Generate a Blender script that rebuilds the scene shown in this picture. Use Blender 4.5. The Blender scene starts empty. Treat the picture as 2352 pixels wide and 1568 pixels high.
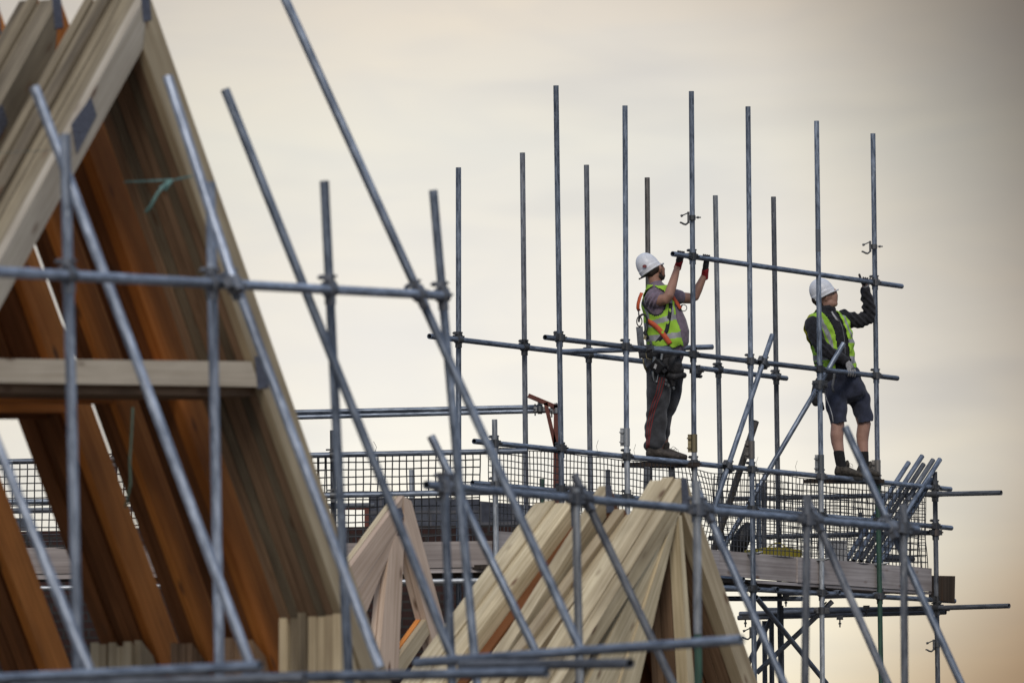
import bpy, bmesh, math, random
from mathutils import Vector, Matrix
from mathutils.bvhtree import BVHTree

random.seed(11)
S = bpy.context.scene
COL = S.collection
V = Vector

# ------------------------------------------------------------------ camera
F, CX, CY, HZ = 15680.0, 1176.0, 784.0, 1926.0
CAM = V((0, 0, 1.7))
PITCH = math.atan((HZ - CY) / F)
ROT = Matrix.Rotation(math.pi / 2 + PITCH, 3, 'X') @ Matrix.Rotation(-0.008, 3, 'Z')
ROTI = ROT.inverted()
cd = bpy.data.cameras.new('camera')
cam = bpy.data.objects.new('camera', cd)
COL.objects.link(cam)
cam.matrix_world = Matrix.Translation(CAM) @ ROT.to_4x4()
cd.sensor_width = 36.0
cd.sensor_fit = 'HORIZONTAL'
cd.lens = F / 2352.0 * 36.0
cd.clip_start = 0.5
cd.clip_end = 6000
cd.dof.use_dof = True
cd.dof.focus_distance = 62.5
cd.dof.aperture_fstop = 4.2
cd.dof.aperture_blades = 9
S.camera = cam


def P(u, v, d):
    w = ROT @ V(((u - CX) / F, -(v - CY) / F, -1.0))
    return CAM + w * (d / w.y)


def px(p):
    c = ROTI @ (p - CAM)
    return (CX + F * c.x / -c.z, CY - F * c.y / -c.z)


def kk(u):
    return (u - CX) / F


def dF(u):                       # depth of the outer row of the far scaffold
    return 59.36 / (1 - 1.67 * kk(u))


def dB(u):
    return dF(u) * 1.024


def mlen(d):                     # metres per display pixel at depth d
    return d / F


LH = V((1, 1.67, 0)).normalized()          # along the long scaffold face
NH = V((-1.67, 1, 0)).normalized()         # inward, away from the camera


# ------------------------------------------------------------------ materials
def lin(c):
    return tuple((x / 255 / 12.92) if x / 255 <= 0.04045 else ((x / 255 + 0.055) / 1.055) ** 2.4 for x in c)


def new_mat(name):
    m = bpy.data.materials.new(name)
    m.use_nodes = True
    nt = m.node_tree
    b = nt.nodes['Principled BSDF']
    return m, nt, b


def N(nt, t, **kw):
    n = nt.nodes.new(t)
    for k, v in kw.items():
        setattr(n, k, v)
    return n


def ramp(nt, stops, interp='LINEAR'):
    r = N(nt, 'ShaderNodeValToRGB')
    r.color_ramp.interpolation = interp
    els = r.color_ramp.elements
    while len(els) < len(stops):
        els.new(0.5)
    for e, (p, c) in zip(els, stops):
        e.position = p
        e.color = (c[0], c[1], c[2], 1)
    return r


def mixrgb(nt, mode, fac, a, b):
    n = N(nt, 'ShaderNodeMix', data_type='RGBA', blend_type=mode)
    n.clamp_factor = True
    for sock, val in ((0, fac), (6, a), (7, b)):
        if hasattr(val, 'is_linked') or hasattr(val, 'links'):
            nt.links.new(val, n.inputs[sock])
        else:
            n.inputs[sock].default_value = val if sock == 0 else (*val, 1)
    return n.outputs[2]


def steel(name, dark, light, rough=0.5, metal=0.55, rust=0.0):
    m, nt, b = new_mat(name)
    uv = N(nt, 'ShaderNodeUVMap')
    oi = N(nt, 'ShaderNodeObjectInfo')
    ofs = N(nt, 'ShaderNodeVectorMath', operation='MULTIPLY_ADD')
    nt.links.new(oi.outputs['Random'], ofs.inputs[0])
    ofs.inputs[1].default_value = (37, 91, 13)
    nt.links.new(uv.outputs[0], ofs.inputs[2])
    mp = N(nt, 'ShaderNodeMapping')
    mp.inputs['Scale'].default_value = (9, 45, 1)
    nt.links.new(ofs.outputs[0], mp.inputs[0])
    n1 = N(nt, 'ShaderNodeTexNoise')
    n1.inputs['Scale'].default_value = 1.0
    n1.inputs['Detail'].default_value = 5
    n1.inputs['Roughness'].default_value = 0.65
    nt.links.new(mp.outputs[0], n1.inputs['Vector'])
    r = ramp(nt, [(0.33, dark), (0.72, light)])
    nt.links.new(n1.outputs[0], r.inputs[0])
    mp2 = N(nt, 'ShaderNodeMapping')
    mp2.inputs['Scale'].default_value = (1.1, 6, 1)
    nt.links.new(ofs.outputs[0], mp2.inputs[0])
    n2 = N(nt, 'ShaderNodeTexNoise')
    n2.inputs['Scale'].default_value = 1.0
    n2.inputs['Detail'].default_value = 3
    nt.links.new(mp2.outputs[0], n2.inputs['Vector'])
    r2 = ramp(nt, [(0.35, (0.55, 0.55, 0.56)), (0.65, (1.1, 1.1, 1.1))])
    nt.links.new(n2.outputs[0], r2.inputs[0])
    c = mixrgb(nt, 'MULTIPLY', 1.0, r.outputs[0], r2.outputs[0])
    rv = ramp(nt, [(0, (0.7, 0.7, 0.7)), (1, (1.15, 1.15, 1.15))])
    nt.links.new(oi.outputs['Random'], rv.inputs[0])
    c = mixrgb(nt, 'MULTIPLY', 1.0, c, rv.outputs[0])
    # cement splashes and scuffs
    n4 = N(nt, 'ShaderNodeTexNoise')
    n4.inputs['Scale'].default_value = 1.0
    n4.inputs['Detail'].default_value = 7
    n4.inputs['Roughness'].default_value = .7
    mp4 = N(nt, 'ShaderNodeMapping')
    mp4.inputs['Scale'].default_value = (4, 11, 1)
    mp4.inputs['Location'].default_value = (5, 3, 0)
    nt.links.new(ofs.outputs[0], mp4.inputs[0])
    nt.links.new(mp4.outputs[0], n4.inputs['Vector'])
    r4 = ramp(nt, [(0.62, (0, 0, 0)), (0.68, (.6, .6, .6))])
    nt.links.new(n4.outputs[0], r4.inputs[0])
    c = mixrgb(nt, 'MIX', r4.outputs[0], c, (light[0] * 1.2, light[1] * 1.15, light[2] * 1.05))
    if rust > 0:
        n3 = N(nt, 'ShaderNodeTexNoise')
        n3.inputs['Scale'].default_value = 2.0
        n3.inputs['Detail'].default_value = 6
        nt.links.new(mp.outputs[0], n3.inputs['Vector'])
        r3 = ramp(nt, [(0.6, (0, 0, 0)), (0.72, (rust, rust, rust))])
        nt.links.new(n3.outputs[0], r3.inputs[0])
        c = mixrgb(nt, 'MIX', r3.outputs[0], c, (0.09, 0.05, 0.03))
    nt.links.new(c, b.inputs['Base Color'])
    b.inputs['Metallic'].default_value = metal
    rr = N(nt, 'ShaderNodeMapRange')
    rr.inputs[3].default_value = rough - 0.12
    rr.inputs[4].default_value = rough + 0.2
    nt.links.new(n1.outputs[0], rr.inputs[0])
    nt.links.new(rr.outputs[0], b.inputs['Roughness'])
    bu = N(nt, 'ShaderNodeBump')
    bu.inputs['Strength'].default_value = 0.15
    bu.inputs['Distance'].default_value = 0.003
    nt.links.new(n1.outputs[0], bu.inputs['Height'])
    nt.links.new(bu.outputs[0], b.inputs['Normal'])
    return m


def wood(name, dark, light, knot=(0.12, 0.06, 0.03), gscale=1.0, stain=0.35, rough=0.75):
    m, nt, b = new_mat(name)
    uv = N(nt, 'ShaderNodeUVMap')
    oi = N(nt, 'ShaderNodeObjectInfo')
    ofs = N(nt, 'ShaderNodeVectorMath', operation='MULTIPLY_ADD')
    nt.links.new(oi.outputs['Random'], ofs.inputs[0])
    ofs.inputs[1].default_value = (53, 17, 29)
    nt.links.new(uv.outputs[0], ofs.inputs[2])
    mp = N(nt, 'ShaderNodeMapping')
    mp.inputs['Scale'].default_value = (1.1 * gscale, 75 * gscale, 1)
    nt.links.new(ofs.outputs[0], mp.inputs[0])
    n1 = N(nt, 'ShaderNodeTexNoise')
    n1.inputs['Scale'].default_value = 1.0
    n1.inputs['Detail'].default_value = 6
    n1.inputs['Distortion'].default_value = 0.25
    nt.links.new(mp.outputs[0], n1.inputs['Vector'])
    r = ramp(nt, [(0.3, dark), (0.7, light)])
    nt.links.new(n1.outputs[0], r.inputs[0])
    # broad stains and tone changes along the board
    mp2 = N(nt, 'ShaderNodeMapping')
    mp2.inputs['Scale'].default_value = (1.6, 5, 1)
    nt.links.new(ofs.outputs[0], mp2.inputs[0])
    n2 = N(nt, 'ShaderNodeTexNoise')
    n2.inputs['Scale'].default_value = 1.0
    n2.inputs['Detail'].default_value = 4
    nt.links.new(mp2.outputs[0], n2.inputs['Vector'])
    lo = 1 - stain
    r2 = ramp(nt, [(0.3, (lo, lo * 0.96, lo * 0.92)), (0.65, (1.06, 1.05, 1.03))])
    nt.links.new(n2.outputs[0], r2.inputs[0])
    c = mixrgb(nt, 'MULTIPLY', 1.0, r.outputs[0], r2.outputs[0])
    # knots
    mp3 = N(nt, 'ShaderNodeMapping')
    mp3.inputs['Scale'].default_value = (3.4, 9, 1)
    nt.links.new(ofs.outputs[0], mp3.inputs[0])
    vo = N(nt, 'ShaderNodeTexVoronoi')
    vo.inputs['Scale'].default_value = 1.0
    nt.links.new(mp3.outputs[0], vo.inputs['Vector'])
    r3 = ramp(nt, [(0.09, (0.85, 0.85, 0.85)), (0.24, (0, 0, 0))])
    nt.links.new(vo.outputs['Distance'], r3.inputs[0])
    sc_ = N(nt, 'ShaderNodeSeparateColor')
    nt.links.new(vo.outputs['Color'], sc_.inputs[0])
    gt = N(nt, 'ShaderNodeMath', operation='GREATER_THAN')
    nt.links.new(sc_.outputs[0], gt.inputs[0])
    gt.inputs[1].default_value = .62
    kf = N(nt, 'ShaderNodeMath', operation='MULTIPLY')
    nt.links.new(gt.outputs[0], kf.inputs[0])
    nt.links.new(r3.outputs[0], kf.inputs[1])
    c = mixrgb(nt, 'MIX', kf.outputs[0], c, knot)
    rv = ramp(nt, [(0, (0.72, 0.69, 0.66)), (0.5, (0.95, 0.95, 0.95)), (1, (1.1, 1.08, 1.04))])
    nt.links.new(oi.outputs['Random'], rv.inputs[0])
    c = mixrgb(nt, 'MULTIPLY', 1.0, c, rv.outputs[0])
    nt.links.new(c, b.inputs['Base Color'])
    b.inputs['Roughness'].default_value = rough
    b.inputs['Specular IOR Level'].default_value = 0.25
    bu = N(nt, 'ShaderNodeBump')
    bu.inputs['Strength'].default_value = 0.3
    bu.inputs['Distance'].default_value = 0.004
    nt.links.new(n1.outputs[0], bu.inputs['Height'])
    nt.links.new(bu.outputs[0], b.inputs['Normal'])
    return m


def plain(name, col, rough=0.7, metal=0.0, var=0.25, scale=18.0, bump=0.0, spec=0.4, sheen=0.0):
    m, nt, b = new_mat(name)
    tc = N(nt, 'ShaderNodeTexCoord')
    n1 = N(nt, 'ShaderNodeTexNoise')
    n1.inputs['Scale'].default_value = scale
    n1.inputs['Detail'].default_value = 5
    nt.links.new(tc.outputs['Object'], n1.inputs['Vector'])
    r = ramp(nt, [(0.3, tuple(x * (1 - var) for x in col)), (0.7, tuple(min(1, x * (1 + var)) for x in col))])
    nt.links.new(n1.outputs[0], r.inputs[0])
    nt.links.new(r.outputs[0], b.inputs['Base Color'])
    b.inputs['Roughness'].default_value = rough
    b.inputs['Metallic'].default_value = metal
    b.inputs['Specular IOR Level'].default_value = spec
    if sheen:
        b.inputs['Sheen Weight'].default_value = sheen
    if bump:
        bu = N(nt, 'ShaderNodeBump')
        bu.inputs['Strength'].default_value = bump
        bu.inputs['Distance'].default_value = 0.02
        nt.links.new(n1.outputs[0], bu.inputs['Height'])
        nt.links.new(bu.outputs[0], b.inputs['Normal'])
    return m


def bricks(name, c1, c2, mortar, bw, bh, ms=0.012):
    m, nt, b = new_mat(name)
    uv = N(nt, 'ShaderNodeUVMap')
    t = N(nt, 'ShaderNodeTexBrick')
    t.inputs['Color1'].default_value = (*c1, 1)
    t.inputs['Color2'].default_value = (*c2, 1)
    t.inputs['Mortar'].default_value = (*mortar, 1)
    t.inputs['Scale'].default_value = 1.0
    t.inputs['Mortar Size'].default_value = ms
    t.inputs['Brick Width'].default_value = bw
    t.inputs['Row Height'].default_value = bh
    nt.links.new(uv.outputs[0], t.inputs['Vector'])
    n1 = N(nt, 'ShaderNodeTexNoise')
    n1.inputs['Scale'].default_value = 14
    n1.inputs['Detail'].default_value = 6
    nt.links.new(uv.outputs[0], n1.inputs['Vector'])
    r = ramp(nt, [(0.3, (0.65, 0.65, 0.65)), (0.7, (1.2, 1.2, 1.2))])
    nt.links.new(n1.outputs[0], r.inputs[0])
    c = mixrgb(nt, 'MULTIPLY', 1.0, t.outputs[0], r.outputs[0])
    nt.links.new(c, b.inputs['Base Color'])
    b.inputs['Roughness'].default_value = 0.9
    return m


M = {}
M['steel'] = steel('galvanised_steel', (0.075, 0.095, 0.13), (0.40, 0.46, 0.55), rough=.42, metal=.55)
M['steel_old'] = steel('old_mottled_steel', (0.06, 0.068, 0.085), (0.3, 0.32, 0.35), rough=.6, metal=.35, rust=.5)
M['steel_dark'] = steel('dull_dark_steel', (0.06, 0.067, 0.08), (0.21, 0.225, 0.25), rough=0.6, metal=0.4)
M['steel_bright'] = steel('bright_galvanised_steel', (0.25, 0.27, 0.29), (0.62, 0.65, 0.68), rough=0.45)
M['steel_rusty'] = steel('tarnished_steel', (0.12, 0.11, 0.10), (0.34, 0.32, 0.30), rust=0.7)
M['steel_green'] = steel('green_painted_steel', (0.022, 0.06, 0.042), (0.05, 0.12, 0.08), metal=0.05)
M['fitting'] = steel('forged_fitting_steel', (0.05, 0.052, 0.055), (0.2, 0.205, 0.21), rough=0.5, metal=0.6, rust=0.5)
M['fitting_grey'] = steel('grey_forged_fitting', (0.085, 0.09, 0.1), (0.36, 0.38, 0.42), rough=0.45, metal=0.6, rust=0.4)
M['plated'] = steel('zinc_plated_fitting', (0.22, 0.24, 0.25), (0.6, 0.62, 0.63), rough=0.4, metal=0.7)
M['brassy'] = steel('yellow_passivated_fitting', (0.18, 0.15, 0.08), (0.48, 0.4, 0.24), rough=0.45, metal=0.6, rust=0.5)
M['oxide'] = plain('red_oxide_paint', (0.11, 0.03, 0.02), 0.6, var=0.3)
M['pine'] = wood('pale_pine', (0.40, 0.32, 0.205), (0.60, 0.515, 0.36), stain=.3)
M['pine_grey'] = wood('weathered_pine', (0.15, 0.125, 0.09), (0.32, 0.27, 0.19), stain=0.5)
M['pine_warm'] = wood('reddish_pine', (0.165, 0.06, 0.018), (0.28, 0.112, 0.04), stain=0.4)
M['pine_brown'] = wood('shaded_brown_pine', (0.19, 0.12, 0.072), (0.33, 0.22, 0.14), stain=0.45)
M['pine_pale'] = wood('bleached_pine', (0.4, 0.355, 0.28), (0.56, 0.51, 0.43), stain=0.25)
M['pine_orange'] = wood('orange_pine', (0.50, 0.165, 0.03), (0.74, 0.29, 0.07), stain=0.35)  # orange timber, brightened further to stand in for warm bounce between boards
M['pine_cream'] = wood('cream_pine', (0.6, 0.52, 0.4), (0.78, 0.7, 0.57), stain=0.2)
M['pine_fresh'] = wood('fresh_pale_pine', (0.42, 0.34, 0.205), (0.74, 0.645, 0.45), stain=0.38)
M['pine_mid'] = wood('greying_pine', (0.2, 0.165, 0.11), (0.36, 0.305, 0.21), stain=0.4)
M['steel_lit'] = steel('lit_galvanised_steel', (0.17, 0.2, 0.255), (0.64, 0.71, 0.82), rough=.4, metal=.55)  # paler copy of the galvanised steel, bright reflections put into its colour
M['pine_pink'] = wood('pinkish_pine', (0.52, 0.39, 0.295), (0.72, 0.58, 0.47), stain=0.2)
M['board'] = wood('weathered_scaffold_board', (0.29, 0.262, 0.26), (0.46, 0.425, 0.42), gscale=0.7, stain=0.3)
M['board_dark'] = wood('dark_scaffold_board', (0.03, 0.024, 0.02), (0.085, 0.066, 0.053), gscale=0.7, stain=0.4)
M['nail_plate'] = plain('nail_plate_steel', (0.14, 0.14, 0.165), 0.4, metal=0.6, scale=95, var=.55, bump=.6)
M['net'] = plain('black_plastic_mesh', (0.04, 0.04, 0.044), 0.5)
M['wire'] = plain('black_tie_wire', (0.02, 0.02, 0.02), 0.5)
M['brick'] = bricks('deck_shaded_red_brick', (0.034, 0.011, 0.008), (0.024, 0.009, 0.007), (0.028, 0.024, 0.022), 0.225, 0.075)  # shade under the deck is put into the brick and mortar colours
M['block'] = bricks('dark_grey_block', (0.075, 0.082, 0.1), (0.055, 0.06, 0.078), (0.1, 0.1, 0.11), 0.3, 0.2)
M['ground'] = plain('trodden_earth', (0.11, 0.09, 0.07), 0.95, var=0.35, scale=0.6)
M['glass'] = plain('dark_window_glass', (0.05, 0.06, 0.08), 0.1)
M['white_frame'] = plain('grey_white_window_frame', (0.35, 0.36, 0.38), 0.5, var=0.08)
M['sill'] = plain('pale_stone_sill', (0.42, 0.40, 0.34), 0.8)
M['strap'] = plain('turquoise_plastic_strapping', (0.095, 0.18, 0.16), 0.4)
M['strap_dark'] = plain('dark_green_plastic_strapping', (0.05, 0.085, 0.06), 0.5)
M['yellow'] = plain('yellow_plastic', (0.42, 0.33, 0.02), 0.45, var=0.12)
M['black_plastic'] = plain('black_plastic', (0.02, 0.02, 0.022), 0.45)
M['grey_plastic'] = plain('pale_grey_plastic', (0.4, 0.4, 0.4), 0.6)
M['skin'] = plain('skin', (0.31, 0.165, 0.115), 0.55, var=0.14, scale=12, bump=0.02)
M['skin2'] = plain('fair_skin', (0.35, 0.2, 0.15), 0.55, var=0.12, scale=12, bump=0.02)
M['hair'] = plain('dark_brown_hair', (0.03, 0.02, 0.014), 0.7, scale=90)
M['white_hat'] = plain('white_helmet_plastic', (0.66, 0.67, 0.7), 0.35, var=0.07, scale=30)
M['red_badge'] = plain('dark_red_badge', (0.14, 0.015, 0.015), 0.4)
M['tee'] = plain('mauve_cotton', (0.155, 0.115, 0.15), 0.9, var=0.22, scale=24, bump=0.35, sheen=0.2)
M['hivis'] = plain('fluorescent_yellow_fabric', (0.31, 0.54, 0.045), 0.8, var=0.07, scale=9, bump=0.3)
M['hivis_inner'] = plain('yellow_fabric', (0.42, 0.42, 0.03), 0.8, var=0.2, scale=14, bump=0.3)
M['reflect'] = plain('grey_reflective_tape', (0.29, 0.29, 0.3), 0.5, var=0.15, scale=30)
M['piping'] = plain('black_edge_binding', (0.012, 0.012, 0.012), 0.7)
M['joggers'] = plain('charcoal_jogger_fabric', (0.042, 0.042, 0.046), 0.92, var=0.45, scale=11, bump=0.5, sheen=0.25)
M['stripe_red'] = plain('dark_red_stripe', (0.19, 0.03, 0.03), 0.85)
M['boot'] = plain('dusty_brown_leather', (0.052, 0.043, 0.036), 0.75, var=0.45, scale=30, bump=0.4)
M['trainer'] = plain('dark_worn_trainer', (0.045, 0.038, 0.03), 0.75, var=0.6, scale=40, bump=0.4)
M['sole'] = plain('dark_rubber_sole', (0.03, 0.028, 0.026), 0.8)
M['sock'] = plain('black_sock', (0.012, 0.012, 0.013), 0.95, scale=40)
M['glove_red'] = plain('red_knit_glove', (0.27, 0.015, 0.02), 0.85, var=0.3, scale=50)
M['glove_dark'] = plain('dark_coated_glove', (0.03, 0.026, 0.028), 0.7, var=0.4, scale=60, bump=0.3)
M['glove_grey'] = plain('grey_dusty_glove', (0.26, 0.255, 0.25), 0.85, var=0.3, scale=60, bump=0.3)
M['orange_web'] = plain('orange_harness_webbing', (0.5, 0.085, 0.03), 0.7, var=0.2, scale=30)
M['black_web'] = plain('black_webbing', (0.018, 0.018, 0.022), 0.8)
M['grey_web'] = plain('grey_webbing', (0.12, 0.125, 0.135), 0.8, scale=40)
M['leather'] = plain('black_leather', (0.022, 0.021, 0.022), 0.6, var=0.4, scale=40, bump=0.3)
M['jacket'] = plain('black_fleece', (0.016, 0.016, 0.02), 0.95, var=0.4, scale=30, bump=0.5, sheen=0.12)
M['shorts'] = plain('navy_shorts_fabric', (0.022, 0.026, 0.045), 0.92, var=0.3, scale=14, bump=0.35, sheen=0.12)
M['white_cloth'] = plain('off_white_cloth', (0.45, 0.44, 0.43), 0.9)
M['rag'] = plain('dirty_brown_cloth', (0.06, 0.05, 0.045), 0.95, var=0.5, scale=30, bump=0.6)


# ------------------------------------------------------------------ object helpers
def tag(o, label=None, cat=None, group=None, kind=None):
    if label: o['label'] = label
    if cat: o['category'] = cat
    if group: o['group'] = group
    if kind: o['kind'] = kind
    return o


def thing(name, loc, label, cat, group=None):
    o = bpy.data.objects.new(name, None)
    o.empty_display_size = 0.1
    COL.objects.link(o)
    o.location = loc
    o['wloc'] = 0
    del o['wloc']
    WL[o.name] = V(loc)
    return tag(o, label, cat, group)


WL = {}                                    # world location of every object made here


def put(name, me, org, parent=None, mats=()):
    for m in mats:
        me.materials.append(m)
    o = bpy.data.objects.new(name, me)
    COL.objects.link(o)
    WL[o.name] = V(org)
    o.location = V(org) - (WL[parent.name] if parent else V((0, 0, 0)))
    if parent:
        o.parent = parent
    return o


def bm_obj(name, bm, org, parent=None, mat=None, recalc=True):
    if recalc:
        bmesh.ops.recalc_face_normals(bm, faces=bm.faces[:])
    bmesh.ops.translate(bm, verts=bm.verts[:], vec=-V(org))
    me = bpy.data.meshes.new(name)
    bm.to_mesh(me)
    bm.free()
    mats = mat if isinstance(mat, (list, tuple)) else [mat]
    return put(name, me, org, parent, mats)


def frame(a):
    a = a.normalized()
    r = V((0, 0, 1)) if abs(a.z) < 0.9 else V((1, 0, 0))
    x = a.cross(r).normalized()
    return x, a.cross(x).normalized(), a


def add_cyl(bm, p1, p2, r1, r2=None, seg=12, smooth=True, cap=True, uv=None):
    r2 = r1 if r2 is None else r2
    x, y, a = frame(p2 - p1)
    rings = []
    for p, r in ((p1, r1), (p2, r2)):
        rings.append([bm.verts.new(p + (x * math.cos(t) + y * math.sin(t)) * r)
                      for t in (2 * math.pi * i / seg for i in range(seg))])
    for i in range(seg):
        f = bm.faces.new((rings[0][i], rings[0][(i + 1) % seg], rings[1][(i + 1) % seg], rings[1][i]))
        f.smooth = smooth
    if cap:
        for rg in rings:
            f = bm.faces.new(rg)
            for e in f.edges:
                e.smooth = False
    return rings


def tube_bm(bm, p1, p2, r=0.02415, wall=0.004, seg=18):
    """a hollow tube with open ends"""
    uvl = bm.loops.layers.uv.verify()
    x, y, a = frame(p2 - p1)
    L = (p2 - p1).length
    prof = [(p1, r, 0), (p2, r, L), (p2, r - wall, L + .004), (p1, r - wall, 2 * L)]
    rings = [[bm.verts.new(p + (x * math.cos(t) + y * math.sin(t)) * q)
              for t in (2 * math.pi * i / seg for i in range(seg))] for p, q, l in prof]
    for k in range(4):
        k2 = (k + 1) % 4
        for i in range(seg):
            j = (i + 1) % seg
            f = bm.faces.new((rings[k][i], rings[k][j], rings[k2][j], rings[k2][i]))
            f.smooth = k in (0, 2)
            lens = [prof[k][2], prof[k][2], prof[k2][2], prof[k2][2]]
            c = 2 * math.pi * r
            vs = [i / seg * c, (i + 1) / seg * c, (i + 1) / seg * c, i / seg * c]
            for lp, uu, vv in zip(f.loops, lens, vs):
                lp[uvl].uv = (uu, vv)
    bm.edges.ensure_lookup_table()
    for rg in rings:
        for i in range(seg):
            e = bm.edges.get((rg[i], rg[(i + 1) % seg]))
            if e: e.smooth = False


def tube(name, p1, p2, parent, mat, r=0.02415):
    bm = bmesh.new()
    tube_bm(bm, p1, p2, r)
    return bm_obj(name, bm, (p1 + p2) / 2, parent, mat)


def poly_tube(bm, pts, r, seg=6, cap=True):
    """a thin bent rod through the points"""
    n = len(pts)
    rings = []
    x = None
    for i, p in enumerate(pts):
        t = (pts[min(i + 1, n - 1)] - pts[max(i - 1, 0)])
        if x is None:
            x, y, a = frame(t)
        else:
            a = t.normalized()
            x = (x - a * x.dot(a)).normalized()
            y = a.cross(x)
        rr = r[i] if isinstance(r, (list, tuple)) else r
        rings.append([bm.verts.new(p + (x * math.cos(q) + y * math.sin(q)) * rr)
                      for q in (2 * math.pi * k / seg for k in range(seg))])
    for i in range(n - 1):
        for k in range(seg):
            f = bm.faces.new((rings[i][k], rings[i][(k + 1) % seg], rings[i + 1][(k + 1) % seg], rings[i + 1][k]))
            f.smooth = True
    if cap:
        bm.faces.new(rings[0]); bm.faces.new(rings[-1])


def add_box(bm, c, ax, ay, az):
    """box about c with half-axis vectors, uv u along ax"""
    uvl = bm.loops.layers.uv.verify()
    vs = {}
    for i in (-1, 1):
        for j in (-1, 1):
            for k in (-1, 1):
                vs[i, j, k] = bm.verts.new(c + ax * i + ay * j + az * k)
    lx, ly, lz = ax.length, ay.length, az.length
    quads = [([(-1, -1, -1), (-1, 1, -1), (1, 1, -1), (1, -1, -1)], 'z'), ([(-1, -1, 1), (1, -1, 1), (1, 1, 1), (-1, 1, 1)], 'z'),
             ([(-1, -1, -1), (1, -1, -1), (1, -1, 1), (-1, -1, 1)], 'y'), ([(-1, 1, -1), (-1, 1, 1), (1, 1, 1), (1, 1, -1)], 'y'),
             ([(-1, -1, -1), (-1, -1, 1), (-1, 1, 1), (-1, 1, -1)], 'x'), ([(1, -1, -1), (1, 1, -1), (1, 1, 1), (1, -1, 1)], 'x')]
    ro = random.random() * 9
    for q, n in quads:
        f = bm.faces.new([vs[t] for t in q])
        for lp, t in zip(f.loops, q):
            if n == 'z': lp[uvl].uv = (t[0] * lx, t[1] * ly + ro)
            elif n == 'y': lp[uvl].uv = (t[0] * lx, t[2] * lz + ro + .7)
            else: lp[uvl].uv = (t[2] * lz, t[1] * ly + ro + 1.3)


def box_obj(name, c, ax, ay, az, parent, mat, bevel=0.0):
    bm = bmesh.new()
    add_box(bm, c, ax, ay, az)
    o = bm_obj(name, bm, c, parent, mat)
    if bevel:
        md = o.modifiers.new('bevel', 'BEVEL')
        md.width = bevel
        md.segments = 2
    return o


def prism(name, pts, off, org, parent, mat, axis):
    """polygon pts extruded by vector off; uv u runs along axis"""
    bm = bmesh.new()
    uvl = bm.loops.layers.uv.verify()
    a = [bm.verts.new(p) for p in pts]
    b = [bm.verts.new(p + off) for p in pts]
    n = len(pts)
    fs = [bm.faces.new(a), bm.faces.new(b[::-1])]
    for i in range(n):
        fs.append(bm.faces.new((a[i], b[i], b[(i + 1) % n], a[(i + 1) % n])))
    bmesh.ops.recalc_face_normals(bm, faces=bm.faces[:])
    ax = axis.normalized()
    on = off.normalized()
    side = ax.cross(on).normalized()
    ro = random.random() * 20
    for f in bm.faces:
        end = abs(f.normal.dot(ax)) > 0.8
        fl = abs(f.normal.dot(on)) < 0.5
        for lp in f.loops:
            p = lp.vert.co
            if end:
                lp[uvl].uv = (p.dot(on), p.dot(side) + ro)
            elif fl:
                lp[uvl].uv = (p.dot(ax) + ro, p.dot(on) + ro * 1.7)
            else:
                lp[uvl].uv = (p.dot(ax), p.dot(side) + ro)
    o = bm_obj(name, bm, org, parent, mat, recalc=False)
    return o


# ------------------------------------------------------------------ fittings
def coupler_bm(bm, p1, a1, p2, a2, k=1.0):
    a1, a2 = a1.normalized(), a2.normalized()
    add_cyl(bm, p1 - a1 * .027 * k, p1 + a1 * .027 * k, .0335 * (1 + (k - 1) * .5), seg=14)
    add_cyl(bm, p2 - a2 * .027 * k, p2 + a2 * .027 * k, .0335 * (1 + (k - 1) * .5), seg=14)
    mid = (p1 + p2) / 2
    n = a1.cross(a2)
    n = n.normalized() if n.length > .05 else V((0, 1, 0))
    dv = p2 - p1
    if dv.length > .02:
        x_, y_, z_ = frame(dv)
        add_box(bm, mid, x_ * .024, y_ * .024, dv / 2)
    else:
        add_box(bm, mid, a2 * .024, n * .024, a1 * .024)
    side = a1.cross(n).normalized()
    nv0 = len(bm.verts)
    for p, s, al, fw in ((p1, side, a1, n), (p2, a1, a2, n)):
        for sg in (-1, 1):
            c = p + s * .041 * sg * k
            add_box(bm, c, s * .018 * k, al * .022 * k, fw * .016 * k)
        c = p - s * .050 * k
        bl = fw if al is a1 else fw
        add_cyl(bm, c - bl * .06, c + bl * .04, .0075, seg=8)
        add_cyl(bm, c - bl * .05, c - bl * .028, .0145, seg=6)
    c = p2 - a1 * .046
    add_cyl(bm, c - a2 * .06, c + a2 * .055, .0075, seg=8)
    add_cyl(bm, c + a2 * .024, c + a2 * .044, .0145, seg=6)


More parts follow.
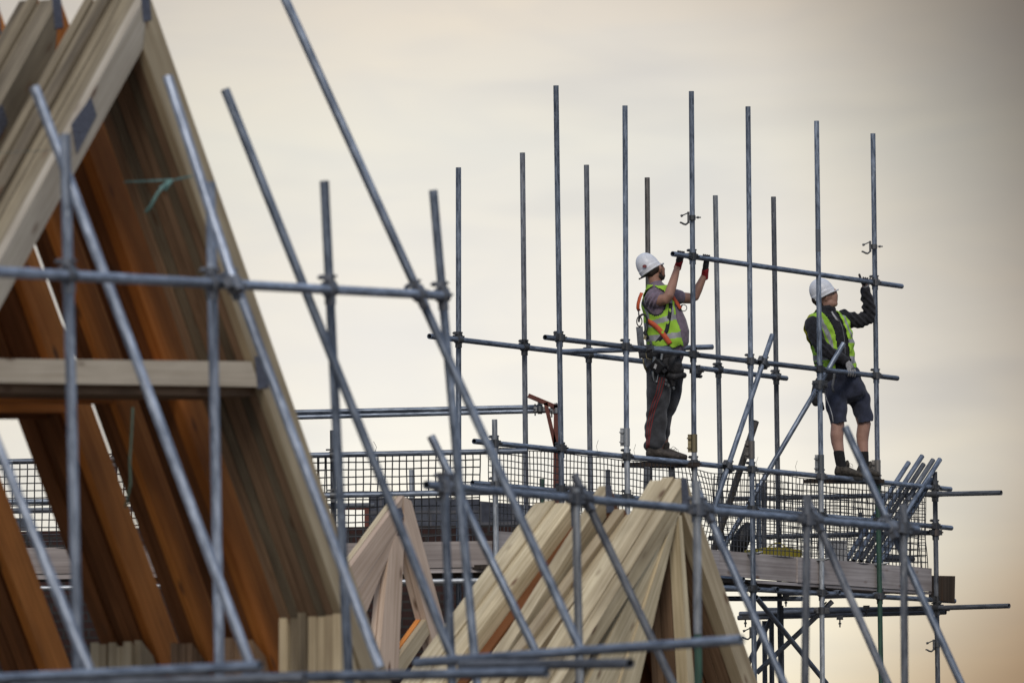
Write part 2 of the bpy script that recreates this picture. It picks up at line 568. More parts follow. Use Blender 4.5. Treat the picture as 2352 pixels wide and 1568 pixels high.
class Rig:
    """a scaffold: one thing whose tubes and fittings are parts"""
    def __init__(self, loc, label, name='scaffold', group=None):
        self.o = thing(name, loc, label, 'scaffold', group)
        self.t = []
        self.k = 1.0
        self.fm = 'fitting'

    def add(self, name, u1, v1, d1, u2, v2, d2, mat='steel', r=.02415):
        p, q = P(u1, v1, d1), P(u2, v2, d2)
        tube(name, p, q, self.o, M[mat], r)
        self.t.append((name, u1, v1, p, u2, v2, q))
        return len(self.t) - 1

    def clamp(self, i, j, mat=None):
        mat = mat or self.fm
        _, u1, v1, p1, u2, v2, q1 = self.t[i]
        _, u3, v3, p3, u4, v4, q3 = self.t[j]
        den = (u2 - u1) * (v4 - v3) - (v2 - v1) * (u4 - u3)
        if abs(den) < 1e-6: return
        s = ((u3 - u1) * (v4 - v3) - (v3 - v1) * (u4 - u3)) / den
        t = ((u3 - u1) * (v2 - v1) - (v3 - v1) * (u2 - u1)) / den
        if not (-.02 <= s <= 1.02 and -.02 <= t <= 1.02): return

        def at(p, q, s):                   # perspective-correct point on a segment
            a, b = 1 / p.y, 1 / q.y
            y = 1 / (a + (b - a) * s)
            w = (y - p.y) / (q.y - p.y) if abs(q.y - p.y) > 1e-5 else s
            return p + (q - p) * w
        A, B = at(p1, q1, s), at(p3, q3, t)
        if (A - B).length > .6: return
        bm = bmesh.new()
        coupler_bm(bm, A, q1 - p1, B, q3 - p3, self.k)
        bm_obj('coupler', bm, (A + B) / 2, self.o, M[mat])


def sleeve(rig, u, v1, v2, d, mat, flange=-1):
    p, q = P(u, v1, d), P(u + (v2 - v1) * .008, v2, d)
    a = (q - p).normalized()
    bm = bmesh.new()
    add_cyl(bm, p, q, .0300, seg=16)
    x = V((1, 0, 0)) * flange
    c = (p + q) / 2 + x * .040
    add_box(bm, c, x * .017, V((0, .006, 0)), a * ((q - p).length / 2))
    for s in (-.55, .55):
        cc = c + a * ((q - p).length / 2 * s)
        add_cyl(bm, cc - V((0, .03, 0)), cc + V((0, .02, 0)), .007, seg=8)
        add_cyl(bm, cc - V((0, .022, 0)), cc - V((0, .008, 0)), .0135, seg=6)
        add_cyl(bm, cc - x * .0 - V((0, .014, 0)), cc + x * .026 - V((0, .014, 0)), .007, seg=8)
    bm_obj('joint_sleeve', bm, (p + q) / 2, rig.o, M[mat])


def open_clip(rig, u, v, d, mat='fitting', sc=1.0):
    """an unused coupler hanging open on a standard: band, raised bolt, curved flap"""
    bm = bmesh.new()
    m = mlen(d) * sc
    c = P(u, v, d)
    add_cyl(bm, c - V((0, 0, .022)), c + V((0, 0, .022)), .0312, seg=14)
    X, Z, Y = V((1, 0, 0)), V((0, 0, 1)), V((0, 1, 0))

    def q(a, b, dy=-.02):
        return c + X * a * m - Z * b * m + Y * dy
    add_box(bm, q(-9, 0), X * .010, Y * .016, Z * .052)
    poly_tube(bm, [q(-9, -11), q(-20, -6), q(-25, -4)], .0058, 7)
    add_cyl(bm, q(-27, -3.2), q(-22, -5.2), .0125, seg=6)
    fl = [q(-9, 8), q(-11, 13), q(-15, 16), q(-20, 15), q(-25, 12), q(-29, 11)]
    for dy in (-.012, 0, .012):
        poly_tube(bm, [p + Y * dy for p in fl], [.008, .009, .0095, .009, .0085, .007], 6)
    add_cyl(bm, q(8, 0), q(20, 0), .0062, seg=8)
    add_cyl(bm, q(11, 0), q(15, 0), .0125, seg=6)
    bm_obj('open_clip', bm, c, rig.o, M[mat])


# ------------------------------------------------------------------ world and sun
w = bpy.data.worlds.new('World')
S.world = w
w.use_nodes = True
nt = w.node_tree
nt.nodes.clear()
out = N(nt, 'ShaderNodeOutputWorld')
SUN_EL, SUN_AZ = math.radians(40), math.radians(182)     # azimuth from +Y, clockwise
sky = N(nt, 'ShaderNodeTexSky', sky_type='NISHITA', sun_disc=False)
sky.sun_elevation = SUN_EL
sky.sun_rotation = SUN_AZ
sky.air_density = 1.5
sky.dust_density = 3.0
bg1 = N(nt, 'ShaderNodeBackground')
bg1.inputs[1].default_value = 0.09
nt.links.new(sky.outputs[0], bg1.inputs[0])
tc = N(nt, 'ShaderNodeTexCoord')
sep = N(nt, 'ShaderNodeSeparateXYZ')
nt.links.new(tc.outputs['Generated'], sep.inputs[0])


def maprange(src, a, b, c=0.0, d=1.0, smooth=False):
    n = N(nt, 'ShaderNodeMapRange')
    n.interpolation_type = 'SMOOTHSTEP' if smooth else 'LINEAR'
    n.inputs[1].default_value = a
    n.inputs[2].default_value = b
    n.inputs[3].default_value = c
    n.inputs[4].default_value = d
    nt.links.new(src, n.inputs[0])
    return n.outputs[0]


# bright overcast low in front of the camera, with soft flat cloud bands
mz = maprange(sep.outputs[2], 0.0, 0.25)
zs = [(0.0, (238, 222, 190)), (.023, (245, 236, 212)), (.040, (251, 248, 234)), (.055, (250, 246, 234)), (.0728, (241, 237, 228)),
      (.088, (236, 232, 222)), (.102, (232, 229, 218)), (.113, (228, 222, 210)), (.123, (221, 213, 201)), (.15, (190, 184, 174)), (.25, (150, 152, 158))]
rz = ramp(nt, [(z / .25, lin(c)) for z, c in zs])
nt.links.new(mz, rz.inputs[0])
mx = maprange(sep.outputs[0], -.3, .3)
xs = [(-.3, (.35, .38, .43)), (-.12, (.72, .74, .78)), (-.075, (.84, .83, .82)), (-.048, (.92, .92, .91)), (-.02, (1, 1, 1)), (.026, (1, 1, 1)), (.038, (.995, .985, .975)), (.053, (.86, .84, .81)),
      (.0667, (.70, .675, .64)), (.076, (.58, .54, .50)), (.11, (.45, .40, .36)), (.3, (.3, .32, .36))]
rx = ramp(nt, [((x + .3) / .6, c) for x, c in xs])  # sides dimmed as well, part of the vignette put into the sky
nt.links.new(mx, rx.inputs[0])
c = mixrgb(nt, 'MULTIPLY', 1.0, rz.outputs[0], rx.outputs[0])
# upper right corner dimmed: a lens vignette painted into the sky
add = N(nt, 'ShaderNodeMath', operation='MULTIPLY_ADD')
nt.links.new(sep.outputs[2], add.inputs[0])
add.inputs[1].default_value = 0.9
nt.links.new(sep.outputs[0], add.inputs[2])
cz = maprange(add.outputs[0], .115, .196, 0, 1, True)
c = mixrgb(nt, 'MULTIPLY', cz, c, (.42, .43, .46))
# warmer and dimmer low on the right
ad2 = N(nt, 'ShaderNodeMath', operation='SUBTRACT')
nt.links.new(sep.outputs[0], ad2.inputs[0])
nt.links.new(sep.outputs[2], ad2.inputs[1])
c = mixrgb(nt, 'MULTIPLY', maprange(ad2.outputs[0], .012, .056, 0, 1, True), c, (.68, .55, .46))
# flat soft cloud streaks
vm = N(nt, 'ShaderNodeVectorMath', operation='MULTIPLY')
vm.inputs[1].default_value = (13, 0, 70)
nt.links.new(tc.outputs['Generated'], vm.inputs[0])
nz = N(nt, 'ShaderNodeTexNoise')
nz.inputs['Scale'].default_value = 1.0
nz.inputs['Detail'].default_value = 3.5
nz.inputs['Roughness'].default_value = .45
nt.links.new(vm.outputs[0], nz.inputs['Vector'])
rn = ramp(nt, [(.28, (.885, .895, .93)), (.5, (.99, .99, .995)), (.7, (1.05, 1.025, .99))], 'EASE')
nt.links.new(nz.outputs[0], rn.inputs[0])
c = mixrgb(nt, 'MULTIPLY', 1.0, c, rn.outputs[0])
vm2 = N(nt, 'ShaderNodeVectorMath', operation='MULTIPLY')
vm2.inputs[1].default_value = (34, 0, 120)
nt.links.new(tc.outputs['Generated'], vm2.inputs[0])
nz2 = N(nt, 'ShaderNodeTexNoise')
nz2.inputs['Scale'].default_value = 1.0
nz2.inputs['Detail'].default_value = 5
nz2.inputs['Distortion'].default_value = .6
nt.links.new(vm2.outputs[0], nz2.inputs['Vector'])
rn2 = ramp(nt, [(.3, (.965, .968, .985)), (.7, (1.025, 1.015, 1.0))], 'EASE')
nt.links.new(nz2.outputs[0], rn2.inputs[0])
c = mixrgb(nt, 'MULTIPLY', 1.0, c, rn2.outputs[0])
bg2 = N(nt, 'ShaderNodeBackground')
bg2.inputs[1].default_value = 1.035
nt.links.new(c, bg2.inputs[0])
# the rest of the sky: even blue-grey overcast, dimmer away from the glow
bg3 = N(nt, 'ShaderNodeBackground')
bg3.inputs[1].default_value = 1.0
mzz = maprange(sep.outputs[2], -.1, 1.0)
rr3 = ramp(nt, [(0, (.04, .04, .045)), (.1, (.20, .23, .29)), (.4, (.44, .52, .68)), (1, (.46, .55, .74))])
nt.links.new(mzz, rr3.inputs[0])
nt.links.new(rr3.outputs[0], bg3.inputs[0])
ms1 = N(nt, 'ShaderNodeMixShader')
ms1.inputs[0].default_value = 0.75
nt.links.new(bg1.outputs[0], ms1.inputs[1])
nt.links.new(bg3.outputs[0], ms1.inputs[2])
front = maprange(sep.outputs[1], .80, .97, 0, 1, True)
low = maprange(sep.outputs[2], .16, .42, 1, 0, True)
mm = N(nt, 'ShaderNodeMath', operation='MULTIPLY')
nt.links.new(front, mm.inputs[0])
nt.links.new(low, mm.inputs[1])
ms2 = N(nt, 'ShaderNodeMixShader')
nt.links.new(mm.outputs[0], ms2.inputs[0])
nt.links.new(ms1.outputs[0], ms2.inputs[1])
nt.links.new(bg2.outputs[0], ms2.inputs[2])
nt.links.new(ms2.outputs[0], out.inputs[0])

sl = bpy.data.lights.new('sun', 'SUN')
sl.energy = 1.5
sl.angle = math.radians(18)
sl.color = (1.0, .93, .84)
so = bpy.data.objects.new('sun', sl)
COL.objects.link(so)
sd = V((math.sin(SUN_AZ) * math.cos(SUN_EL), math.cos(SUN_AZ) * math.cos(SUN_EL), math.sin(SUN_EL)))
so.rotation_euler = sd.to_track_quat('Z', 'Y').to_euler()
so.location = sd * 100

S.view_settings.view_transform = 'Standard'
S.view_settings.look = 'None'
S.view_settings.exposure = 0
S.view_settings.gamma = 1
S.cycles.use_denoising = True
S.cycles.max_bounces = 6

# ------------------------------------------------------------------ ground
bm = bmesh.new()
uvl = bm.loops.layers.uv.verify()
n = 24
g = [[bm.verts.new((-3000 + 6000 * i / n, -2800 + 6000 * j / n, 0)) for j in range(n + 1)] for i in range(n + 1)]
for i in range(n):
    for j in range(n):
        bm.faces.new((g[i][j], g[i + 1][j], g[i + 1][j + 1], g[i][j + 1]))
tag(bm_obj('ground', bm, V((0, 0, 0)), None, M['ground']), 'trodden brown building site ground', 'ground', kind='structure')


def down(u, v, d):               # pixel lengthened plumb to the ground: returns (u, v) there
    p = P(u, v, d)
    p = V((p.x, p.y, 0.0))
    return px(p)

# ------------------------------------------------------------------ far scaffold, the one being worked on
far = Rig(P(1600, 1700, 61.5), 'tall tube scaffold with upright standards, guardrails and toe boards carrying the two workers', 'scaffold')


far.k = 1.2


def upright(rig, u1, v1, u2, v2, d, mat='steel', stop=None):
    """a standard seen from (u1, v1) down to (u2, v2); runs on to the ground unless stop"""
    if stop is None:
        p, q = P(u1, v1, d), P(u2, v2, d)
        t = (p.z - .02) / (p.z - q.z)
        e = p + (q - p) * t
        tube('standard', p, e, rig.o, M[mat])
        ue, ve = px(e)
        rig.t.append(('standard', u1, v1, p, ue, ve, e))
        return len(rig.t) - 1
    return rig.add('standard', u1, v1, d, u2, v2, d, mat)


# outer row: tall upper lifts joined by sleeves to the lower lifts
outer = []
for (ut, vt, us, vs, mt, ub, vb, mb, sm) in (
        (1277, 197, 1289.5, 1095, 'steel', 0, 0, None, None),
        (1435.5, 243, 1439, 1003, 'steel', 1447, 1568, 'steel_bright', 'plated'),
        (1588, 210, 1594, 1017, 'steel', 1601, 1568, 'steel_bright', 'brassy'),
        (1718, 245, 1726, 1032, 'steel', 1733, 1568, 'steel', 'steel_rusty'),
        (1875.5, 278, 1885.5, 1064, 'steel', 1889, 1568, 'steel_bright', 'plated'),
        (2005, 307, 2015.5, 1076, 'steel', 2024, 1568, 'steel_green', 'steel_rusty')):
    d = dF(us)
    if mb is None:
        outer.append([upright(far, ut, vt, us, vs, d, mt)])
    else:
        a = upright(far, ut, vt, us, vs, d, mt, stop=1)
        b = upright(far, us + .1, vs + 1, ub, vb, d, mb)
        outer.append([a, b])
        sleeve(far, us, vs - 20, vs + 21, d, sm)
p0 = upright(far, 1136, 963, 1143, 1568, dF(1138), 'steel_bright')
p1 = upright(far, 2147, 1083, 2154, 1568, dF(2150), 'steel_dark')
outer += [[p0], [p1]]
inner = []
for (ut, vt, ub, vb, mt) in ((1053, 385, 1053.5, 1030, 'steel'), (1200, 351, 1208, 1120, 'steel_old'), (1347, 379, 1356, 1120, 'steel_dark'),
                             (1486.5, 408, 1493, 1120, 'steel_rusty'), (1643, 449, 1655, 1120, 'steel_bright'), (1776.5, 452, 1788.5, 1240, 'steel_dark')):
    inner.append(upright(far, ut, vt, ub, vb, dB(ub), 'steel_old' if mt == 'steel_dark' else mt))
in2 = [upright(far, 1756, 1425, 1757, 1568, dB(1756) + .4, 'steel_dark', None),
       upright(far, 1772, 1425, 1773, 1568, dB(1772) + .1, 'steel_dark', None),
       upright(far, 1794, 1390, 1796, 1568, dB(1794) - .3, 'steel_dark', None)]

# ledgers and guardrails
T = .055
led = []
led.append(far.add('ledger', 1252, 774.5, dF(1252) + T, 2061, 868.5, dF(2061) + T, 'steel'))
led.append(far.add('guardrail', 1089, 1013, dF(1089) + T, 2183, 1123, dF(2183) + T, 'steel'))
led.append(far.add('guardrail', 1085, 1108.5, dF(1085) + T, 2185, 1212, dF(2185) + T, 'steel'))
led.append(far.add('ledger', 1150, 1319, dF(1150) + T, 2192, 1379.5, dF(2192) + T, 'steel'))
for L_ in led:
    for st in outer:
        far.clamp(st[0], L_)
        if len(st) > 1: far.clamp(st[1], L_)
bl = far.add('ledger', 986, 772, dB(986) - T, 1806, 868.5, dB(1806) - T, 'steel')
for i in inner: far.clamp(i, bl)
bl2 = far.add('guardrail', 1630, 1235, dB(1630) + .5, 2160, 1222.5, dF(2150) + .12, 'steel_dark')
far.clamp(p1, bl2)
# transoms that run across the scaffold, near ends to the right
tr1 = far.add('transom', 1281, 808, dB(1281) - .25, 1636, 796.5, dF(1636) - .06, 'steel')
far.clamp(led[0], tr1)
tr2 = far.add('transom', 1676, 1145.5, dF(2150) + 1.3, 2300, 1131, dF(2150) - .6, 'steel_dark')
far.clamp(p1, tr2)
tr3 = far.add('transom', 1700, 1409, dF(2150) + 1.4, 2318, 1390.5, dF(2150) - .7, 'steel_dark')
far.add('transom', 1696, 1418, dF(2150) + 1.4, 2172, 1405, dF(2150) + .1, 'steel_dark')
far.add('transom', 1760, 1400, dF(2150) + 1.5, 2180, 1397, dF(2150) + .3, 'steel_dark')
far.clamp(p1, tr3)
for (u1, v1, u2, v2) in ((1560, 1320, 1708, 1330), (1560, 1340, 1712, 1347.5), (1660, 1352, 1786, 1352.5), (1800, 1362, 1929, 1360), (1890, 1369, 2018, 1365), (1640, 1374, 1842, 1374)):
    far.add('transom', u1, v1, dF(u2) + .5, u2, v2, dF(u2) - .04, 'steel')
# diagonal braces
br1 = far.add('brace', 1774, 769, dF(1774) - .06, 1638, 1172, dF(1638) - .08, 'steel')
far.clamp(br1, led[0]); far.clamp(br1, led[1])
br3 = far.add('brace', 1938, 788, dF(1938) - .07, 1662, 1256, dB(1662) - .1, 'steel')
far.clamp(outer[4][0], br3)
b4 = far.add('brace', 1737, 1371, dF(1737) - .06, 1898, 1568, dF(1898) + .6, 'steel')
b5 = far.add('brace', 1912, 1380, dF(1912) + .1, 1738, 1544, dB(1738), 'steel_dark')
far.clamp(outer[4][1], b5); far.clamp(b4, led[3])
far.add('brace', 1770, 1422, dB(1770), 1716, 1528, dB(1716) + .5, 'steel_dark')
_p, _q = P(1878.67, 527, dF(1885.5)), P(1879.32, 578, dF(1885.5))
bm = bmesh.new()
add_cyl(bm, _p, _q, .0249, seg=18)
bm_obj('dark_tape', bm, (_p + _q) / 2, far.o, M['steel_dark'])
open_clip(far, 1590, 500, dF(1590), 'fitting')
open_clip(far, 2007.5, 566.5, dF(2007), 'fitting')
open_clip(far, 1732, 1452, dF(1732), 'fitting', .95)
open_clip(far, 2153, 1480, dF(2150), 'fitting', .95)
for (u, v) in ((1712, 1425), (1929, 1426), (1990, 1402), (1805, 1378)):    # hanging bolts below the deck
    bm = bmesh.new()
    a = P(u, v - 8, dF(u) + .3)
    add_cyl(bm, a, a - V((0, 0, .09)), .007, seg=8)
    add_cyl(bm, a - V((0, 0, .045)), a - V((0, 0, .062)), .015, seg=6)
    add_box(bm, a, V((.03, 0, 0)), V((0, .03, 0)), V((0, 0, .018)))
    bm_obj('hanging_bolt', bm, a, far.o, M['fitting'])
# swivel couplers clipped on the standards below rails
for (u, v, i) in ((1597.5, 898 - 46, 2), (1882, 887, 4)):
    d = dF(u)
    bm = bmesh.new()
    c_ = P(u, v, d)
    coupler_bm(bm, c_, V((0, 0, 1)), c_ + V((.02, .06, -.0)), V((.8, .6, .1)))
    bm_obj('coupler', bm, c_, far.o, M['fitting'])


# boards: toe boards, deck
def face_board(rig, ua, ta, ba, ub, tb, bb, mat, off, th=.038, name='toe_board', dfun=dF):
    pts = [P(ua, ta, dfun(ua) + off), P(ub, tb, dfun(ub) + off), P(ub, bb, dfun(ub) + off), P(ua, ba, dfun(ua) + off)]
    ax = (pts[1] - pts[0])
    nrm = V((-ax.y, ax.x, 0)).normalized()
    if nrm.y < 0: nrm = -nrm
    return prism(name, pts, nrm * th, sum(pts, V()) / 4, rig.o, M[mat], ax)


face_board(far, 1144, 1219, 1288, 1440, 1244.5, 1307, 'board', .05)
face_board(far, 1442, 1245.2, 1307.2, 1652, 1263, 1320, 'board', .05)
face_board(far, 1650, 1262.8, 1320, 1830.5, 1278.3, 1336.5, 'board', .078)
face_board(far, 1832.5, 1278.5, 1336.8, 2019, 1294, 1349.3, 'board', .05)
face_board(far, 2020.5, 1294.2, 1349.5, 2140, 1304.5, 1357.5, 'board', .05)
for u, v in ((1726.5 + 4, 1266), (1881 + 6, 1280), (2012 + 8, 1290.5)):      # clips on the toe boards
    bm = bmesh.new()
    c_ = P(u, v + 4, dF(u) - .02)
    add_box(bm, c_, V((.055, 0, 0)), V((0, .02, 0)), V((0, 0, .011)))
    add_cyl(bm, c_ + V((.03, -.03, 0)), c_ + V((.085, -.03, .012)), .008, seg=8)
    add_cyl(bm, c_ + V((.05, -.03, .004)), c_ + V((.066, -.03, .008)), .015, seg=6)
    bm_obj('toe_board_clip', bm, c_, far.o, M['plated'])
# deck boards lie along the run behind the toe boards
za = P(1144, 1291, dF(1144)).z
for k in range(4):
    pa = P(1146, 1292, dF(1146)) + NH * (.20 + .232 * k)
    pb = P(2136, 1361, dF(2136)) + NH * (.20 + .232 * k)
    pb.z = pa.z = (pa.z + pb.z) / 2 - (.0 if k else .008)
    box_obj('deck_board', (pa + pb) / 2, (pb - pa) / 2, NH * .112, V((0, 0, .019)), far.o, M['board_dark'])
face_board(far, 1735, 1332, 1338.5, 2139, 1359, 1364, 'board', .07, .2, 'deck_board')
# end boards on edge across the far end of the deck
pe = [P(2141, 1321, dF(2140) + .12), P(2194, 1322, dF(2150) - .16), P(2193, 1383, dF(2150) - .16), P(2141, 1376, dF(2140) + .12)]
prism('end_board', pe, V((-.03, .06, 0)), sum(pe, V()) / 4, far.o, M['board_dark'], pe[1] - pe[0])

# ------------------------------------------------------------------ scaffold run across the gable, left
gab = Rig(P(400, 1700, 59.3), 'lower scaffold run with plain rails and pinkish toe board along the brick house', 'scaffold')
GD = 59.25
g1 = gab.add('guardrail', -60, 1061.5, GD + .1, 1211, 1035, GD - .1, 'steel')
g2 = gab.add('guardrail', -60, 1154.5, GD + .1, 1195, 1128.5, GD - .08, 'steel')
g3 = gab.add('ledger', -60, 1353.5, GD + .1, 1165, 1331.5, GD - .05, 'steel_bright')
g4 = gab.add('guardrail', -60, 1174, GD + 1.0, 860, 1160, GD + 1.0, 'steel_dark')
gp = [upright(gab, 764, 988, 766.5, 1240, GD + .08, 'steel_dark'), upright(gab, 262, 990, 266, 1240, GD + .08, 'steel')]
for p in gp:
    for r_ in (g1, g2, g3): gab.clamp(p, r_)


def flat_board(rig, ua, ta, ba, ub, tb, bb, d, mat, th=.038, name='toe_board'):
    pts = [P(ua, ta, d), P(ub, tb, d), P(ub, bb, d), P(ua, ba, d)]
    return prism(name, pts, V((0, th, 0)), sum(pts, V()) / 4, rig.o, M[mat], pts[1] - pts[0])


flat_board(gab, -60, 1259, 1319, 560, 1250.5, 1311, GD + .05, 'board')
flat_board(gab, 562, 1250.5, 1311, 1131, 1241, 1301, GD + .05, 'board')
flat_board(gab, -60, 1320.5, 1332, 1131, 1303, 1313, GD + .06, 'board', .2, 'deck_board')
for k in range(4):
    pa = P(-60, 1330, GD) + V((0, .38 + .23 * k, .02))
    pb = P(1125, 1311, GD) + V((0, .38 + .23 * k, .02))
    pa.z = pb.z = (pa.z + pb.z) / 2
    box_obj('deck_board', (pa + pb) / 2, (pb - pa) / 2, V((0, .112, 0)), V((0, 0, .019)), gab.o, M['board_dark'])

# ------------------------------------------------------------------ far edge-protection tubes with red bracket
ep = Rig(P(950, 1200, 66), 'pair of level guard tubes with a red steel bracket, far behind the scaffold', 'edge_protection')
ep.o['category'] = 'guardrail'
ep.add('rail', 560, 949, 66.2, 1243, 934.5, 66, 'steel')
ep.add('rail', 560, 961, 66.2, 1278, 942, 66, 'steel')
ep.add('standard', 945, 1078, 66, 947, 1220, 66, 'steel_bright', )
for pts, r in (([(1213, 908), (1280, 936)], 5), ([(1253, 925), (1276, 1026)], 4.5), ([(1279, 930), (1277, 1170)], 7)):
    bm = bmesh.new()
    (a, b), (c, d) = pts
    pa, pb = P(a, b, 65.9), P(c, d, 65.9)
    dr = (pb - pa).normalized()
    sd_ = dr.cross(V((0, 1, 0))).normalized()
    add_box(bm, (pa + pb) / 2, (pb - pa) / 2, sd_ * (r * mlen(66)), V((0, .025, 0)))
    bm_obj('red_bracket', bm, (pa + pb) / 2, ep.o, M['oxide'])
for u, v in ((1240, 936), (1278, 940)):
    bm = bmesh.new()
    coupler_bm(bm, P(u, v, 66), V((1, 0, 0)), P(u, v + 4, 65.9), V((0, .2, 1)))
    bm_obj('coupler', bm, P(u, v, 66), ep.o, M['fitting'])

# loose tubes standing beyond the nets, seen as short posts
for (u, v1, v2, d, m, lab) in ((1245, 1099, 1260, 64.5, 'steel_green', 'short upright tube with a green painted lower half beyond the net'),
                               (1396, 1078, 1290, 65.2, 'steel_dark', 'short dark upright tube beyond the net, left of the first worker'),
                               (1742, 1109, 1262, dB(1742) - .3, 'steel', 'grey stub post behind the net above the yellow tub, left of its dark twin'),
                               (1754, 1107, 1262, dB(1754) - .3, 'steel_dark', 'dark stub post behind the net above the yellow tub, right of its twin'),
                               (1976, 1176, 1285, dB(1976) - .2, 'steel_dark', 'low dark post behind the net beside the feet of the leaning tubes')):
    p, q = P(u, v1, d), P(u + 1.5, v2, d)
    if u < 1500: q = p + (q - p) * ((p.z - .02) / (p.z - q.z))
    bm = bmesh.new()
    tube_bm(bm, p, q)
    tag(bm_obj('upright_tube', bm, q, None, M[m]), lab, 'tube')

# ------------------------------------------------------------------ the long tube being lifted into place
p, q = P(1545, 583, dF(1545) + T), P(2071, 657.5, dF(2071) + T)
bm = bmesh.new()
tube_bm(bm, p, q)
tag(bm_obj('scaffold_tube', bm, (p + q) / 2, None, M['steel']), 'long grey steel tube held overhead between the two workers', 'tube')
LIFT = (p, q)
for u_, st in ((1592, 2), (2008, 5)):      # couplers that will take it
    i = outer[st][0]
    far.t.append(('x', 1545, 583, p, 2071, 657.5, q))
    far.clamp(i, len(far.t) - 1)

# weathered prop leaning against the rail
p, q = P(1736, 967, dF(1736) + .32), P(1640, 1262, dB(1640) - .05)
bm = bmesh.new()
tube_bm(bm, p, q, .032)
tag(bm_obj('weathered_tube', bm, (p + q) / 2, None, M['steel_rusty']), 'thick weathered brown tube leaning behind the guardrail, right of the first worker', 'tube')

# tubes stacked leaning at the right end of the deck
tops = [(2087, 1062), (2118, 1047), (2121, 1066), (2143, 1056), (2159, 1054.5), (2141, 1100)]
bots = [(1945, 1284), (1961, 1287), (1976, 1288), (1992, 1291), (2007, 1292), (2021, 1293)]
ords = ['leftmost, set apart', 'second from the left and longest', 'third, its top lower than its neighbours', 'fourth from the left', 'its top standing highest at the right', 'the shortest, its top hidden behind the rail']
for k, ((a, b), (c_, e), od) in enumerate(zip(tops, bots, ords)):
    d = dF(2100) + .20 + .03 * k
    p, q = P(a, b, d + .1), P(c_, e, dF(1990) + .30 + .02 * k)
    bm = bmesh.new()
    tube_bm(bm, p, q)
    tag(bm_obj('leaning_tube', bm, q, None, M['steel_dark' if k in (2, 3) else 'steel']),
        'tube leaning at the deck end, ' + od, 'tube', 'tubes leaning at the end of the scaffold')
# a dark tube lying on the deck
p, q = P(2022, 1281, dF(2022) + .33), P(2096, 1283, dF(2096) + .28)
bm = bmesh.new()
tube_bm(bm, p, q, .03)
tag(bm_obj('lying_tube', bm, (p + q) / 2, None, M['steel_dark']), 'short dark tube lying on the deck at the foot of the leaning tubes', 'tube')


# ------------------------------------------------------------------ nets
def sn(x, y, s):
    return math.sin(x * 1.7 + s) * math.cos(y * 2.3 + s * 1.3) + .5 * math.sin(x * 4.1 + y * 3.3 + s * 2.1)


def net(name, fn, nu, nv, r, label, group=None):
    """strands along both directions of fn(s, t) -> point; fn is sampled finely so it may sag"""
    bm = bmesh.new()
    su = max(nv * 2, 16)
    for i in range(nu + 1):
        poly_tube(bm, [fn(i / nu, k / su) for k in range(su + 1)], r, 4, cap=False)
    sv = max(nu, 24)
    for j in range(nv + 1):
        poly_tube(bm, [fn(k / sv, j / nv) for k in range(sv + 1)], r, 4, cap=False)
    c = fn(.5, .5)
    return tag(bm_obj(name, bm, c, None, M['net'], recalc=False), label, 'net', group)


NG = 'black mesh guard nets on the scaffold'


def n1(s, t):                     # left net on the gable run
    u = -40 + s * 786
    v0 = 1062 - (u + 40) * .0213
    v1 = 1262 - (u + 40) * .0148
    v = v0 + (v1 - v0) * t
    return P(u + 1.2 * sn(s * 9, t * 3, 1), v + .9 * sn(s * 7, t * 4, 2), GD + .04 + .015 * sn(s * 6, t * 5, 3))


def n2(s, t):                     # right net on the gable run
    u = 700 + s * 402
    v0 = 1046 - (u - 700) * .021
    v1 = 1252 - (u - 700) * .0155
    v = v0 + (v1 - v0) * t
    return P(u + 1.0 * sn(s * 6, t * 3, 4), v + .8 * sn(s * 6, t * 4, 5), GD + .06 + .015 * sn(s * 6, t * 5, 6))


net('safety_net', n1, 46, 12, .0054, 'black square mesh net behind the tall truss stack, far left', NG)
net('safety_net', n2, 24, 12, .0056, 'black square mesh net across the gable, left of the corner post', NG)


def n3(s, t):                     # the long net along the worked face
    u = 1123 + s * 1003
    vt = 1021 + (u - 1089) * .1004
    vb = 1222 + (u - 1144) * .0858
    v = vt + (vb - vt) * t
    bulge = math.exp(-((u - 1605) / 46) ** 2)
    sag = math.exp(-((u - 1640) / 60) ** 2)
    bow = math.sin(math.pi * min(1, t * 1.1))
    uu = u + 1.7 * sn(s * 21, t * 2.2, 1.5) * (0.3 + t * .7) + bulge * bow * 16 - 14 * bow * math.exp(-((u - 1660) / 26) ** 2)
    vv = v + 1.2 * sn(s * 15, t * 4, .6) + sag * 9 * (1 - t) + .9 * math.sin(s * 90) * .5
    return P(uu, vv, dF(u) + .10 + .03 * sn(s * 17, t * 3, 2) - .10 * bulge * bow)


net('safety_net', n3, 118, 13, .0043, 'long black mesh net hung from the guardrail below the workers', NG)


def n5(s, t):                     # second net on the inner side of the deck
    u = 1640 + s * 470
    v = 1095 + (u - 1640) * .085 + t * (165 - s * 8)
    return P(u + 1.5 * sn(s * 11, t * 3, 7), v + 1.2 * sn(s * 8, t * 4, 8), dB(u) - .12 + .02 * sn(s * 9, t * 4, 5))


net('safety_net', n5, 44, 11, .0036, 'second black mesh net on the inner side of the deck, behind the yellow tub', NG)


def n4(s, t):                     # net across the end of the deck
    u = 1800 + s * 323 + (8 * t * t if s > .9 else 0)
    v = 1135 + s * 8 + t * (166 - s * 4) + (1 - s) * t * 0
    return P(u + 1.2 * sn(s * 9, t * 3, 3), v + 1.0 * sn(s * 7, t * 4, 2), dF(2130) + .55 + (1 - s) * .5 + .012 * sn(s * 5, t * 6, 1))


net('safety_net', n4, 20, 11, .0046, 'black square mesh net across the right end of the deck behind the leaning tubes', NG)
